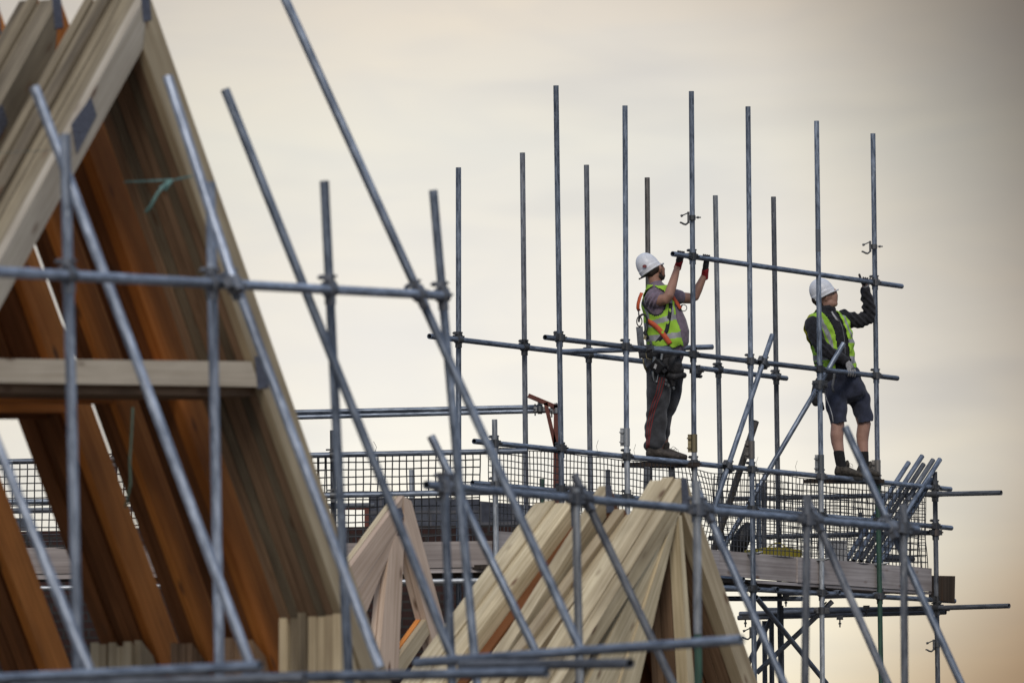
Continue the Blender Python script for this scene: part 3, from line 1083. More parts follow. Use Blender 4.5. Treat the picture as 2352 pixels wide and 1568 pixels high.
# wire ties with loose ends along the rails
bm = bmesh.new()
for (u, v, d) in ((1222 + 22, 1031, 0), (1373, 1044, 0), (1459, 1053, 0), (1562, 1063, 0), (1680, 1076, 0), (1740, 1081, 0), (1830, 1089.5, 0), (1905, 1097, 0), (2098, 1116, 0)):
    c_ = P(u, v, dF(u) + T)
    pts = [c_ + V((math.cos(a) * .006, -math.cos(a) * .027, math.sin(a) * .027)) for a in (i * math.pi / 6 for i in range(13))]
    poly_tube(bm, pts, .0022, 4)
    if u in (1373, 1459, 1740, 1830):
        poly_tube(bm, [c_ + V((0, -.02, .02)), c_ + V((-.012, -.02, .075)), c_ + V((.006, -.02, .13))], .0016, 4)
for u in (862, 1048):
    c_ = P(u, 1046 - (u - 700) * .021, GD)
    poly_tube(bm, [c_ + V((math.cos(a) * .006, -math.cos(a) * .028, math.sin(a) * .028)) for a in (i * math.pi / 6 for i in range(13))], .0024, 4)
    poly_tube(bm, [c_ + V((0, -.02, .02)), c_ + V((.012, -.02, .06)), c_ + V((-.014, -.02, .11))], .002, 4)
bm_obj('tie_wire', bm, P(1373, 1044, dF(1373)), far.o, M['wire'])

# ------------------------------------------------------------------ things lying on the deck
d = dF(1730) + .34
yb = thing('plastic_tub', P(1790, 1292, d), 'shallow yellow plastic tub with a rope handle, seen through the mesh net', 'tub')
bm = bmesh.new()
vs = [P(a_, b_, dF(a_) + .3) for a_, b_ in ((1737, 1259), (1767, 1255.5), (1802, 1257), (1841, 1262), (1842, 1296), (1738, 1288))]
fr = [bm.verts.new(p) for p in vs]
bk = [bm.verts.new(p + V((-.1, .38, 0))) for p in vs]
bm.faces.new(fr)
for i in range(6):
    if i not in (0, 1, 2):
        bm.faces.new((fr[i], fr[(i + 1) % 6], bk[(i + 1) % 6], bk[i]))
bm.faces.new(bk)
o = bm_obj('tub_body', bm, vs[2], yb, M['yellow'])
md = o.modifiers.new('solid', 'SOLIDIFY'); md.thickness = .008
bm = bmesh.new()
poly_tube(bm, [P(1764 + 42 * t, 1258 - 12 * math.sin(math.pi * t), dF(1785) + .32 + .1 * math.sin(math.pi * t)) for t in (i / 8 for i in range(9))], .006, 6)
bm_obj('handle', bm, P(1785, 1250, d), yb, M['yellow'])
p = P(1922, 1290, dF(1922) + .4)
bx = thing('storage_box', p, 'pale grey plastic box on the deck behind the net, left of the leaning tubes', 'box')
box_obj('box_body', p + V((0, 0, .09)), V((.10, 0, 0)), V((0, .09, 0)), V((0, 0, .095)), bx, M['grey_plastic'], .008)
box_obj('lid', p + V((0, 0, .194)), V((.106, 0, 0)), V((0, .096, 0)), V((0, 0, .009)), bx, M['grey_plastic'], .004)
p = P(1700, 1262, dB(1700) - .2)


def blob(bm, c, ax, ay, az, nz=0.0, seg=14, rn=10):
    vs = []
    r = random.Random(3)
    ph = [r.random() * 6 for _ in range(6)]
    for i in range(rn + 1):
        th = math.pi * i / rn
        row = []
        for j in range(seg):
            f = 2 * math.pi * j / seg
            k = 1 + nz * (math.sin(3 * f + ph[0] + 2 * th) + .6 * math.sin(5 * f + ph[1]) * math.sin(3 * th + ph[2]))
            row.append(c + (ax * (math.sin(th) * math.cos(f)) + ay * (math.sin(th) * math.sin(f)) + az * math.cos(th)) * k)
        vs.append(row)
    top, bot = bm.verts.new(vs[0][0]), bm.verts.new(vs[-1][0])
    rows = [[bm.verts.new(p) for p in row] for row in vs[1:-1]]
    for j in range(seg):
        bm.faces.new((top, rows[0][j], rows[0][(j + 1) % seg])).smooth = True
        bm.faces.new((bot, rows[-1][(j + 1) % seg], rows[-1][j])).smooth = True
        for i in range(len(rows) - 1):
            bm.faces.new((rows[i][j], rows[i][(j + 1) % seg], rows[i + 1][(j + 1) % seg], rows[i + 1][j])).smooth = True


bm = bmesh.new()
blob(bm, P(1704, 1240, dB(1704) - .15), V((.09, .03, 0)), V((0, .12, 0)), V((.05, 0, .16)), .09)
tag(bm_obj('sack', bm, P(1700, 1262, dB(1700) - .2), None, M['black_plastic']), 'slumped black sack on the deck behind the net, left of the yellow tub', 'sack')
bm = bmesh.new()
blob(bm, P(2003, 1090, dF(2003) + .12), V((.085, 0, -.02)), V((0, .05, 0)), V((.01, 0, .05)), .16)
blob(bm, P(1986, 1086, dF(1986) + .16), V((.07, 0, .02)), V((0, .04, 0)), V((0, 0, .04)), .2)
tag(bm_obj('rag_bundle', bm, P(2003, 1090, dF(2003) + .12), None, M['rag']), 'dirty brown rag knotted round the guardrail at the last tall standard', 'rag')

# step platform the first worker stands on, and a board under the second
d = dF(1510) + .50
st = thing('step_platform', P(1510, 1250, d), 'narrow raised step under the first worker, seen through the net', 'step')
pa, pb = P(1464, 1063.5, d - .06), P(1572, 1063.5, d + .12)
pa.z = pb.z = P(1520, 1060.5, d).z
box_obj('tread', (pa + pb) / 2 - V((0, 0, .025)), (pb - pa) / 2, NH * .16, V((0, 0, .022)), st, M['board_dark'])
for t in (.2, .72):
    c_ = pa + (pb - pa) * t
    zb = P(1510, 1300, d).z
    box_obj('leg', V((c_.x, c_.y, (c_.z - .05 + zb) / 2)), V((.025, 0, 0)), V((0, .1, 0)), V((0, 0, (c_.z - .05 - zb) / 2)), st, M['steel_dark'])
d = dF(1945) + .42
pa, pb = P(1868, 1103, d - .08), P(2008, 1103, d + .1)
pa.z = pb.z = P(1935, 1100, d).z
bm = bmesh.new()
add_box(bm, (pa + pb) / 2 - V((0, 0, .02)), (pb - pa) / 2, NH * .11, V((0, 0, .019)))
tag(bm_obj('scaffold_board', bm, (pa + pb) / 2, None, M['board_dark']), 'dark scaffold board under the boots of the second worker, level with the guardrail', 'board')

# ------------------------------------------------------------------ near scaffold frame round the tall truss stack
nl = Rig(P(400, 1750, 32), 'out-of-focus near tube frame crossing in front of the tall truss stack', 'scaffold')


def dn(u):
    return 29.6 + 6.4 * u / 1020 if u < 1400 else 38.4


nl.k = 1.3
nl.fm = 'fitting_grey'
lg = nl.add('ledger', -60, 621.5, dn(-60), 1027, 679.5, dn(1027), 'steel_lit')
nv_ = []
for (u1, v1, u2, v2) in ((149, 308, 179, 1530), (483, 418, 504, 1525), (745, 416, 800, 1530), (995, 437, 1089, 1500)):
    nv_.append(upright(nl, u1, v1, u2, v2, dn(u2) - .06, 'steel_lit' if u1 < 600 else 'steel'))
    nl.clamp(nv_[-1], lg)
for (u1, v1, u2, v2) in ((79, 200, 577, 1532), (385, 177, 540, 660), (534, 630, 872, 1532), (517, 206, 1043, 1520), (640, -34, 1336, 1496), (-56, 900, 205, 1538)):
    dd = dn((u1 + u2) / 2)
    k = nl.add('brace', u1, v1, dd + .13, u2, v2, dd - .13, 'steel_lit' if u1 < 400 or u1 == 534 else 'steel')
    nl.clamp(k, lg)
nl.add('transom', -60, 1560.5, 29.8, 598, 1529, 29.0, 'steel')
nl.add('transom', 30, 1578, 30.6, 700, 1556, 30.0, 'steel_dark')
nl.add('transom', 560, 1556, 31.6, 1256, 1543, 30.6, 'steel')

# ------------------------------------------------------------------ near scaffold frame round the right-hand trusses
nr = Rig(P(1600, 1750, 40), 'out-of-focus tube frame with raking braces across the right-hand truss stacks', 'scaffold')


def dr(u):
    return 38.3 / (1 - 1.67 * kk(u))


nr.k = 1.3
nr.fm = 'fitting_grey'
le = nr.add('ledger', 979, 1113, dr(979), 2107, 1215.5, dr(2107), 'steel')
nrv = []
for (u1, v1, u2, v2, m) in ((1019, 1095, 1036, 1510, 'steel'), (1322, 1120, 1330, 1500, 'steel_bright'), (1854, 1138, 1849, 1568, 'steel_old'), (2075, 1158, 2078, 1568, 'steel_old')):
    nrv.append(upright(nr, u1, v1, u2, v2, dr(u2) - .07, m))
a = upright(nr, 1600, 1104, 1603, 1455, dr(1602) - .07, 'steel_bright', 1)
b = upright(nr, 1603, 1455.5, 1604, 1580, dr(1602) - .07, 'steel_green')
nrv.append(a)
for v_ in nrv: nr.clamp(v_, le)
for (u1, v1, u2, v2) in ((990, 1002, 1235, 1505), (1319, 1090, 1551, 1580), (1594, 1108, 1812, 1594), (1851, 1140, 2046, 1584), (1941, 980, 2218, 1592)):
    dd = dr((u1 + u2) / 2)
    k = nr.add('brace', u1, v1, dd + .13, u2, v2, dd - .16, 'steel_old' if u1 in (1319, 1851) else 'steel')
    nr.clamp(k, le)
nr.add('transom', 955, 1521.5, 33.6, 1704, 1468, 32.4, 'steel')
nr.add('transom', 1060, 1527, 33.2, 1448, 1522.5, 31.6, 'steel_dark')

# ------------------------------------------------------------------ roof trusses, stacked on edge in packs
class Plane:
    def __init__(self, u, v, d, m=1.67):
        self.a = P(u, v, d)
        self.L = V((1, m, 0)).normalized()
        self.N = V((-m, 1, 0)).normalized()

    def __call__(self, u, v):
        w_ = ROT @ V(((u - CX) / F, -(v - CY) / F, -1.0))
        t = (self.a - CAM).dot(self.N) / w_.dot(self.N)
        return CAM + w_ * t


def truss(pl, s, members, plates, t, mats, label, group, drop=0.0, slide=0.0):
    off = pl.N * s + V((0, 0, -drop)) + pl.L * slide
    base = pl(members[0][1][0][0], 1600) + off
    o = thing('roof_truss', base, label, 'roof truss', group)
    for (nm, poly, set_) in members:
        pts = [pl(*p) + off + pl.N * set_ for p in poly]
        # grain along the longest edge
        ax = max(((pts[(i + 1) % len(pts)] - pts[i]) for i in range(len(pts))), key=lambda e: e.length)
        prism(nm, pts, pl.N * (t - .006 - set_), sum(pts, V()) / len(pts), o, M[mats.get(nm, mats['*'])], ax)
    for poly in plates:
        pts = [pl(*p) + off - pl.N * .004 for p in poly]
        prism('nail_plate', pts, pl.N * .0035, sum(pts, V()) / len(pts), o, M['nail_plate'], pl.L)
    return o


ordn = ['first', 'second', 'third', 'fourth', 'fifth', 'sixth', 'seventh', 'eighth']
PL = Plane(340, -22, 36.0)
collar_lo = ('collar_beam', [(-30, 823), (577, 830), (602, 905), (-95, 895)], -.001)
collar_deep = ('collar_beam', [(-30, 823), (577, 830), (612, 930), (-95, 925)], -.001)
left_m = [('right_rafter', [(340, -22), (921, 1632), (864, 1632), (328, 108)], 0),
          ('left_rafter', [(340, -22), (330, 108), (-170, 1017), (-170, 906)], 0),
          ('collar_beam', [(-30, 823), (577, 830), (597, 888), (-95, 877)], -.001),
          ('stud', [(783, 1408), (783, 1632), (846, 1632), (797, 1450)], .001)]
left_p = [[(321, -34), (341, -24), (347, 46), (328, 50)], [(208, 223), (221, 265), (175, 354), (163, 286)],
          [(584, 818), (606, 818), (616, 890), (591, 893)]]
packs = [('nearest', 0.0, 7, .0575), ('second', .562, 4, .0715), ('third', .965, 3, .053), ('fourth', 1.325, 6, .06), ('fifth', 2.11, 5, .06)]
rnd = random.Random(5)
for pi, (pn, s0, n_, t) in enumerate(packs):
    for k in range(n_):
        if pi == 0:
            mats = {'*': 'pine'} if k < 3 else {'*': 'pine_grey' if k in (4, 5) else 'pine'}
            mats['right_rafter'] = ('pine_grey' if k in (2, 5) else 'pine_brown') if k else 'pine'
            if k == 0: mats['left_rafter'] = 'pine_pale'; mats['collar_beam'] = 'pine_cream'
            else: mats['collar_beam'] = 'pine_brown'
            mats['left_rafter'] = 'pine_pale' if k == 0 else 'pine_mid' if k in (1, 2, 3, 6) else 'pine_grey'
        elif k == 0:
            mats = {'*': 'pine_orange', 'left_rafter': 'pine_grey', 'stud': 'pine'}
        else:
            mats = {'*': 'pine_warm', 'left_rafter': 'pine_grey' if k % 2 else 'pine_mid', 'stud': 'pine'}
        if pi == 0 and k == 0:
            lab = 'frontmost pale roof truss of the tall left stack, with collar beam and grey nail plates'
        elif k == 0:
            lab = f'orange-fronted roof truss leading the {pn} pack of the tall left stack'
        else:
            lab = f'{ordn[k]} roof truss back in the {pn} pack of the tall left stack'
        mem = list(left_m)
        if pi or k: mem[2] = collar_deep if pi == 3 else collar_lo
        if pi: mem[3] = ('stud', [(783, 1462), (783, 1632), (846, 1632), (812, 1500)], .001 if k else .012)
        if pi == 4: mem.pop(3)
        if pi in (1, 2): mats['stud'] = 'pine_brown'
        truss(PL, s0 + k * t, mem, left_p if k == 0 else [], t, mats, lab, 'roof trusses in the tall left stack',
              drop=rnd.uniform(-.012, .02) if (pi or k) else 0, slide=rnd.uniform(-.018, .018) if (pi or k) else 0)

PR = Plane(1576, 1098, 46.0)
right_m = [('left_rafter', [(1576, 1098), (1571, 1163), (1235, 1700), (1205, 1700)], 0),
           ('right_rafter', [(1576, 1098), (1786, 1700), (1753, 1700), (1566, 1165)], 0)]
right_wide = [('left_rafter', [(1576, 1098), (1571, 1163), (1173, 1700), (1143, 1700)], 0), right_m[1]]
right_web = [('web', [(1548, 1188), (1557, 1188), (1440, 1700), (1382, 1700)], .004),
             ('web', [(1534, 1209), (1547, 1190), (1380, 1700), (1290, 1700)], .022),
             ('web', [(1559, 1180), (1567, 1184), (1606, 1700), (1589, 1700)], .003)]
right_p = [[(1564, 1096), (1577, 1098), (1584, 1160), (1566, 1160)]]
RG = 'roof trusses in the right-hand stacks'
for k in range(3):
    truss(PR, k * .095, right_m + right_web, right_p if k == 0 else [], .095,
          {'*': 'pine_fresh', 'right_rafter': 'pine' if k == 0 else 'pine_brown', 'web': 'pine_fresh' if k == 0 else 'pine_brown'},
          ['foremost pale roof truss of the right stack with a dark apex plate and splayed webs',
           'middle roof truss of the foremost right-hand pack', 'rear roof truss of the foremost right-hand pack'][k], RG,
          drop=[0, -.012, .006][k])
for k, (s_, dr_) in enumerate(((.30, .20), (.39, .23), (.48, .19), (.70, .27), (.782, .25))):
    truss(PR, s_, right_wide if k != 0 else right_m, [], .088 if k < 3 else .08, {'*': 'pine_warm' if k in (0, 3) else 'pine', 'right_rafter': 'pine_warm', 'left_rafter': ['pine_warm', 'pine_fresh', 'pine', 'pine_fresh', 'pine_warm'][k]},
          ['low brown roof truss just behind the foremost right-hand pack', 'second low roof truss behind the foremost right-hand pack', 'third low roof truss, just right of the single plated tip',
           'low pale roof truss just left of the single plated tip', 'low brown roof truss against the leftmost of the right-hand packs'][k], RG, drop=dr_)
truss(PR, .59, right_m, right_p, .098, {'*': 'pine_warm', 'left_rafter': 'pine_fresh'},
      'single roof truss whose plated tip stands up left of the foremost right-hand pack', RG, drop=.03)
for k in range(4):
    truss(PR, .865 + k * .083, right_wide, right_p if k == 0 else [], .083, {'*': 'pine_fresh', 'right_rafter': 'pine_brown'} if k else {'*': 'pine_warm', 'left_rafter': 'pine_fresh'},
          f'{ordn[k]} roof truss from the front in the leftmost of the right-hand packs', RG, drop=.125 + [0, .01, -.008, .004][k])

PM = Plane(926, 1138, 48.5)
mid_m = [('left_rafter', [(926, 1138), (921, 1200), (760, 1452), (694, 1452)], 0),
         ('web', [(920, 1196), (911, 1234), (823, 1456), (762, 1452)], .003),
         ('right_rafter', [(926, 1138), (945, 1150), (1056, 1560), (1016, 1560), (932, 1238)], 0),
         ('king_post', [(909, 1230), (929, 1232), (915, 1560), (867, 1560), (893, 1280)], .002),
         ('lower_web', [(880, 1560), (990, 1408), (1004, 1430), (918, 1560)], .004)]
for k in range(2):
    truss(PM, k * .05, mid_m, [[(905, 1170), (921, 1164), (927, 1186), (913, 1196)]] if k == 0 else [], .05,
          {'*': 'pine_pink', 'right_rafter': 'pine_pink', 'lower_web': 'pine_orange' if k else 'pine', 'left_rafter': 'pine_pink' if k == 0 else 'pine'},
          ['small knotty pink roof truss with a king post, between the two large stacks', 'pale roof truss doubled up behind the small knotty king-post truss'][k],
          'small king-post trusses')

# turquoise strapping on the stack
bm = bmesh.new()


def strip(bm, pts, w_, nrm, th=.002):
    n_ = len(pts)
    rows = []
    for i, p in enumerate(pts):
        t_ = (pts[min(i + 1, n_ - 1)] - pts[max(i - 1, 0)]).normalized()
        nn = nrm[i] if isinstance(nrm, list) else nrm
        s_ = t_.cross(nn).normalized() * w_
        rows.append([bm.verts.new(p + s_), bm.verts.new(p - s_), bm.verts.new(p - s_ - nn * th), bm.verts.new(p + s_ - nn * th)])
    for i in range(n_ - 1):
        for k in range(4):
            bm.faces.new((rows[i][k], rows[i][(k + 1) % 4], rows[i + 1][(k + 1) % 4], rows[i + 1][k])).smooth = True
    bm.faces.new(rows[0]); bm.faces.new(rows[-1])


d = 34.7
strip(bm, [P(392, 414, d), P(378, 426, d - .05), P(362, 444, d - .06), P(346, 474, d - .05), P(334, 488, d - .04)], .008, V((0, -1, 0)))
strip(bm, [P(442, 404, d + .15), P(410, 411, d + .1), P(398, 413, d), P(340, 416, d + .4), P(285, 418, d + .8)], .005, V((0, -1, 0)))
strip(bm, [P(392, 414, d - .02), P(380, 436, d - .04), P(366, 432, d - .04), P(396, 416, d)], .009, V((0, -1, 0)))
tag(bm_obj('plastic_strap', bm, P(380, 424, d), None, M['strap']), 'knotted turquoise plastic strap hanging inside the tall truss stack', 'strap')
bm = bmesh.new()
d = 35.2
strip(bm, [P(305, 935, d + .5), P(303, 985, d + .5), P(298, 1060, d + .45), P(300, 1110, d + .45), P(288, 1165, d + .4)], .006, V((0, -1, 0)))
tag(bm_obj('plastic_strap', bm, P(300, 1060, d), None, M['strap_dark']), 'long loose dark green strap dangling below the collar beam', 'strap')
bm = bmesh.new()
ps = [PL(-40, 351) - PL.N * -.9 + V((0, 0, .05)), PL(40, 349) + PL.N * .35, PL(108, 347) + PL.N * .0 - PL.L * .05 - PL.N * .01]
strip(bm, [P(-40, 352, 34.0), P(20, 350, 34.3), P(85, 347, 34.7), P(112, 345, 34.9)], .009, V((-.3, -.8, .5)).normalized())
tag(bm_obj('plastic_strap', bm, P(40, 350, 34.4), None, M['strap']), 'turquoise strap bound across the sloping top of the tall truss stack', 'strap')

# ------------------------------------------------------------------ part-built house behind the gable scaffold
def slab(name, u1, u2, vt, vb, d, th, parent, mat, vt2=None, ground=False):
    a, b, c_, e = P(u1, vt, d), P(u2, vt if vt2 is None else vt2, d), P(u2, vb, d), P(u1, vb, d)
    if ground:
        c_ = V((b.x, d, 0)); e = V((a.x, d, 0))
    return prism(name, [a, b, c_, e], V((0, th, 0)), (a + b + c_ + e) / 4, parent, M[mat], V((1, 0, 0)))


hs = thing('house', P(500, 1800, 61.6), 'part-built brick house with a dark grey block gable behind the gable scaffold', 'house')
HD = 61.4
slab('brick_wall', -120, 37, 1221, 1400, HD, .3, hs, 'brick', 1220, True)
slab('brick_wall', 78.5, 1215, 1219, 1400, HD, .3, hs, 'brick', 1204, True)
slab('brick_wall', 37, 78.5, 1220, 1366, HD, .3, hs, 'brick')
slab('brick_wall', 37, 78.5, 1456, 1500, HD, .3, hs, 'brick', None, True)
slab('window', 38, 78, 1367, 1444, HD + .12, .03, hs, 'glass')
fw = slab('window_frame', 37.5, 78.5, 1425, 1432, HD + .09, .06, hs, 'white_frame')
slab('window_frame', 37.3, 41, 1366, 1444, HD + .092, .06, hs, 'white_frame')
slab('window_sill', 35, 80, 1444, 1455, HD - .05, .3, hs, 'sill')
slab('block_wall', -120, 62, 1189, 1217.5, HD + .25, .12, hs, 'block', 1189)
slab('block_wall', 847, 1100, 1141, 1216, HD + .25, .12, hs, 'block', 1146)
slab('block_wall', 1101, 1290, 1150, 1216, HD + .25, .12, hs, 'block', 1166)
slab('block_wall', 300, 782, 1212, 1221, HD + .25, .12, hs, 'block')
slab('window_frame', 782, 792, 1163, 1218, HD + .1, .1, hs, 'oxide')
slab('window_frame', 837, 847, 1163, 1218, HD + .1, .1, hs, 'oxide')
slab('window_frame', 792, 837, 1160, 1169, HD + .1, .1, hs, 'oxide')
# ------------------------------------------------------------------ people
DG = bpy.context.evaluated_depsgraph_get


def loft(bm, st, seg=16):
    """st: list of (point, ra, rb, ref) ellipse rings; closed, rounded ends"""
    n_ = len(st)
    pts = [s[0] for s in st]
    tan = []
    for i in range(n_):
        t_ = pts[min(i + 1, n_ - 1)] - pts[max(i - 1, 0)]
        tan.append(t_.normalized())
    full = []
    e0 = min(st[0][1], st[0][2]); e1 = min(st[-1][1], st[-1][2])
    for k in (.95, .75, .4):
        full.append((pts[0] - tan[0] * e0 * .6 * k, st[0][1] * math.sqrt(1 - k * k), st[0][2] * math.sqrt(1 - k * k), st[0][3], tan[0]))
    for s, t_ in zip(st, tan):
        full.append((*s, t_))
    for k in (.4, .75, .95):
        full.append((pts[-1] + tan[-1] * e1 * .6 * k, st[-1][1] * math.sqrt(1 - k * k), st[-1][2] * math.sqrt(1 - k * k), st[-1][3], tan[-1]))
    rows = []
    for p, ra, rb, ref, t_ in full:
        x = (ref - t_ * ref.dot(t_)).normalized()
        y = t_.cross(x)
        rows.append([bm.verts.new(p + x * (ra * math.cos(a)) + y * (rb * math.sin(a))) for a in (2 * math.pi * i / seg for i in range(seg))])
    for i in range(len(rows) - 1):
        for k in range(seg):
            bm.faces.new((rows[i][k], rows[i + 1][k], rows[i + 1][(k + 1) % seg], rows[i][(k + 1) % seg]))
    bm.faces.new(rows[0]); bm.faces.new(rows[-1][::-1])


class Body:
    """helper: pixel coordinates plus a depth offset (metres) about the figure's own depth"""
    def __init__(self, d):
        self.d = d
        self.m = mlen(d)

    def p(self, u, v, dy=0.0):
        return P(u, v, self.d + dy)

    def tors(self, rows):          # (v, cu, half-u px, half-depth m, dy)
        return [(self.p(cu, v, dy), hu * self.m, hy, V((1, 0, 0))) for (v, cu, hu, hy, dy) in rows]

    def limb(self, rows):          # (u, v, dy, r)
        return [(self.p(u, v, dy), r, r, V((.3, 1, .2))) for (u, v, dy, r) in rows]


def organic(lofts, voxel=.008, smooth=6, blobs=()):
    bm = bmesh.new()
    for l in lofts:
        loft(bm, l)
    for b_ in blobs:
        blob(bm, *b_)
    bmesh.ops.recalc_face_normals(bm, faces=bm.faces[:])
    me = bpy.data.meshes.new('tmp')
    bm.to_mesh(me); bm.free()
    o = bpy.data.objects.new('tmp', me)
    COL.objects.link(o)
    r = o.modifiers.new('r', 'REMESH'); r.mode = 'VOXEL'; r.voxel_size = voxel; r.use_smooth_shade = True
    s = o.modifiers.new('s', 'SMOOTH'); s.factor = .5; s.iterations = smooth
    dg = DG(); dg.update()
    m2 = bpy.data.meshes.new_from_object(o.evaluated_get(dg))
    bpy.data.objects.remove(o)
    bpy.data.meshes.remove(me)
    return m2


def place(name, me, org, parent, mats):
    me.transform(Matrix.Translation(-V(org)))
    for p in me.polygons: p.use_smooth = True
    return put(name, me, org, parent, [M[m] for m in mats])


def inside(poly, x, y):
    c_ = False
    j = len(poly) - 1
    for i in range(len(poly)):
        (xi, yi), (xj, yj) = poly[i], poly[j]
        if (yi > y) != (yj > y) and x < (xj - xi) * (y - yi) / (yj - yi) + xi:
            c_ = not c_
        j = i
    return c_


def shell(me, off, keep, mat_of, th=.004):
    """cloth shell: faces of me pushed out along normals, kept where keep(u, v, p)"""
    bm = bmesh.new()
    bm.from_mesh(me)
    bm.normal_update()
    for v_, nn in [(v_, v_.normal.copy()) for v_ in bm.verts]:
        v_.co += nn * off
    kill = []
    for f in bm.faces:
        c_ = f.calc_center_median()
        u, v_ = px(c_)
        if not keep(u, v_, c_): kill.append(f)
        else:
            f.material_index = mat_of(u, v_, c_)
            f.smooth = True
    bmesh.ops.delete(bm, geom=kill, context='FACES')
    bmesh.ops.smooth_vert(bm, verts=[v_ for v_ in bm.verts if v_.is_boundary], factor=.5, use_axis_x=True, use_axis_y=True, use_axis_z=True)
    m2 = bpy.data.meshes.new('shell')
    bm.to_mesh(m2); bm.free()
    return m2


def tree_of(*mes):
    bm = bmesh.new()
    for me in mes: bm.from_mesh(me)
    t = BVHTree.FromBMesh(bm)
    bm.free()
    return t


def drape(tr, pts, w_, lift=.007, n_=8, dmid=62, name='strap', parent=None, mat='black_web', th=.003):
    """a flat band laid over the surface along pixel points"""
    res, nr_ = [], []
    last = None
    for (a, b), (c_, e) in zip(pts[:-1], pts[1:]):
        for k in range(n_):
            u, v_ = a + (c_ - a) * k / n_, b + (e - b) * k / n_
            q = P(u, v_, dmid)
            dr_ = (q - CAM).normalized()
            h = tr.ray_cast(q - dr_ * 3, dr_, 6)
            if h[0] is not None:
                last = (h[0] - CAM).length
                nn = (h[1] if h[1].dot(dr_) < 0 else -h[1])
                nn = (nn * .6 - dr_ * .4).normalized()
                res.append(h[0] + nn * lift); nr_.append(nn)
            elif last is not None:
                res.append(CAM + dr_ * last); nr_.append(-dr_)
    if len(res) < 2: return None
    for _ in range(2):
        res = [res[0]] + [(res[i - 1] + res[i] * 2 + res[i + 1]) / 4 for i in range(1, len(res) - 1)] + [res[-1]]
    bm = bmesh.new()
    strip(bm, res, w_, nr_, th)
    return bm_obj(name, bm, res[len(res) // 2], parent, M[mat])


def hard_hat(parent, c, fwd, up, L, W, H, badge=None):
    """dome, peak and rim; c is the centre of the rim"""
    up = up.normalized(); fwd = (fwd - up * fwd.dot(up)).normalized()
    sd_ = up.cross(fwd)
    bm = bmesh.new()
    seg, rn = 32, 10
    rows = []
    for i in range(rn + 1):
        th = math.pi / 2 * i / rn
        rows.append([])
        for k in range(seg):
            f = 2 * math.pi * k / seg
            ridge = 1 + (.03 * math.exp(-(math.sin(f) * math.cos(th) / .16) ** 2)) * (.3 + math.sin(th))
            ct, stt = math.cos(th) ** .85, math.sin(th)
            rows[-1].append(bm.verts.new(c + fwd * (L * ct * math.cos(f)) + sd_ * (W * ct * math.sin(f)) + up * (H * stt * ridge)))
    for i in range(rn):
        for k in range(seg):
            if i == rn - 1:
                bm.faces.new((rows[i][k], rows[i][(k + 1) % seg], rows[i + 1][0])) if False else None
            f = bm.faces.new((rows[i][k], rows[i][(k + 1) % seg], rows[i + 1][(k + 1) % seg], rows[i + 1][k]))
            f.smooth = True
    # skirt and peak
    def ring(sc, dz, pk):
        return [bm.verts.new(c + fwd * (L * sc * math.cos(2 * math.pi * k / seg) + pk * max(0, math.cos(2 * math.pi * k / seg)) ** 2) +
                             sd_ * (W * sc * math.sin(2 * math.pi * k / seg)) + up * (dz - .012 * max(0, math.cos(2 * math.pi * k / seg)) ** 3)) for k in range(seg)]
    a = ring(1.03, -.001, 0)
    b = ring(1.02, -.03, .0)
    cc = ring(1.04, -.034, .032)
    dd = ring(1.02, -.046, .028)
    ee = ring(.96, -.03, 0)
    prev = rows[0]
    for rg in (a, b, cc, dd, ee):
        for k in range(seg):
            bm.faces.new((prev[k], prev[(k + 1) % seg], rg[(k + 1) % seg], rg[k])).smooth = rg in (dd,)
        prev = rg
    bmesh.ops.remove_doubles(bm, verts=bm.verts[:], dist=.0006)
    o = bm_obj('hard_hat', bm, c, parent, M['white_hat'])
    if badge:
        bm = bmesh.new()
        bc, n_, r1, r2 = badge
        add_cyl(bm, bc, bc + n_ * .006, r1, seg=20)
        bmesh.ops.scale(bm, verts=bm.verts[:], vec=(1, 1, .72), space=Matrix.Translation(-bc))
        bm_obj('badge', bm, bc, o, M['red_badge'])
    return o


def grip(bo, tube_pq, us, side, base, thumb, rr=.0095):
    """fingers curled over a horizontal tube: from the palm behind/below, over the top, down the front"""
    p, q = tube_pq
    out_ = []
    for k, u in enumerate(us):
        # point on the tube axis at that pixel column
        (u1, v1), (u2, v2) = px(p), px(q)
        s = (u - u1) / (u2 - u1)
        A = P(u, v1 + (v2 - v1) * s, 1.0)
        dirw = (A - CAM).normalized()
        ax = (q - p).normalized()
        # closest approach of the view ray with the axis
        w0 = CAM - p
        b_ = dirw.dot(ax)
        den = 1 - b_ * b_
        t = (w0.dot(ax) - b_ * w0.dot(dirw)) / den
        c_ = p + ax * t
        R_ = .024 + rr
        bend = [(-.35, 1.12), (.25, 1.0), (.8, 1.0), (1.5, 1.0), (2.1, 1.02), (2.6, 1.05)]
        ln = [1.0, 1.06, 1.02, .9][k % 4]
        back = V((0, 1, 0)); up = V((0, 0, 1))
        pts = []
        for a, m_ in bend:
            a2 = a * ln
            pts.append((c_ + back * (math.cos(a2) * R_ * m_) + up * (math.sin(a2) * R_ * m_), rr * (1.1 - .06 * len(pts)), rr * (1.1 - .06 * len(pts)), ax))
        out_.append(pts)
    return out_
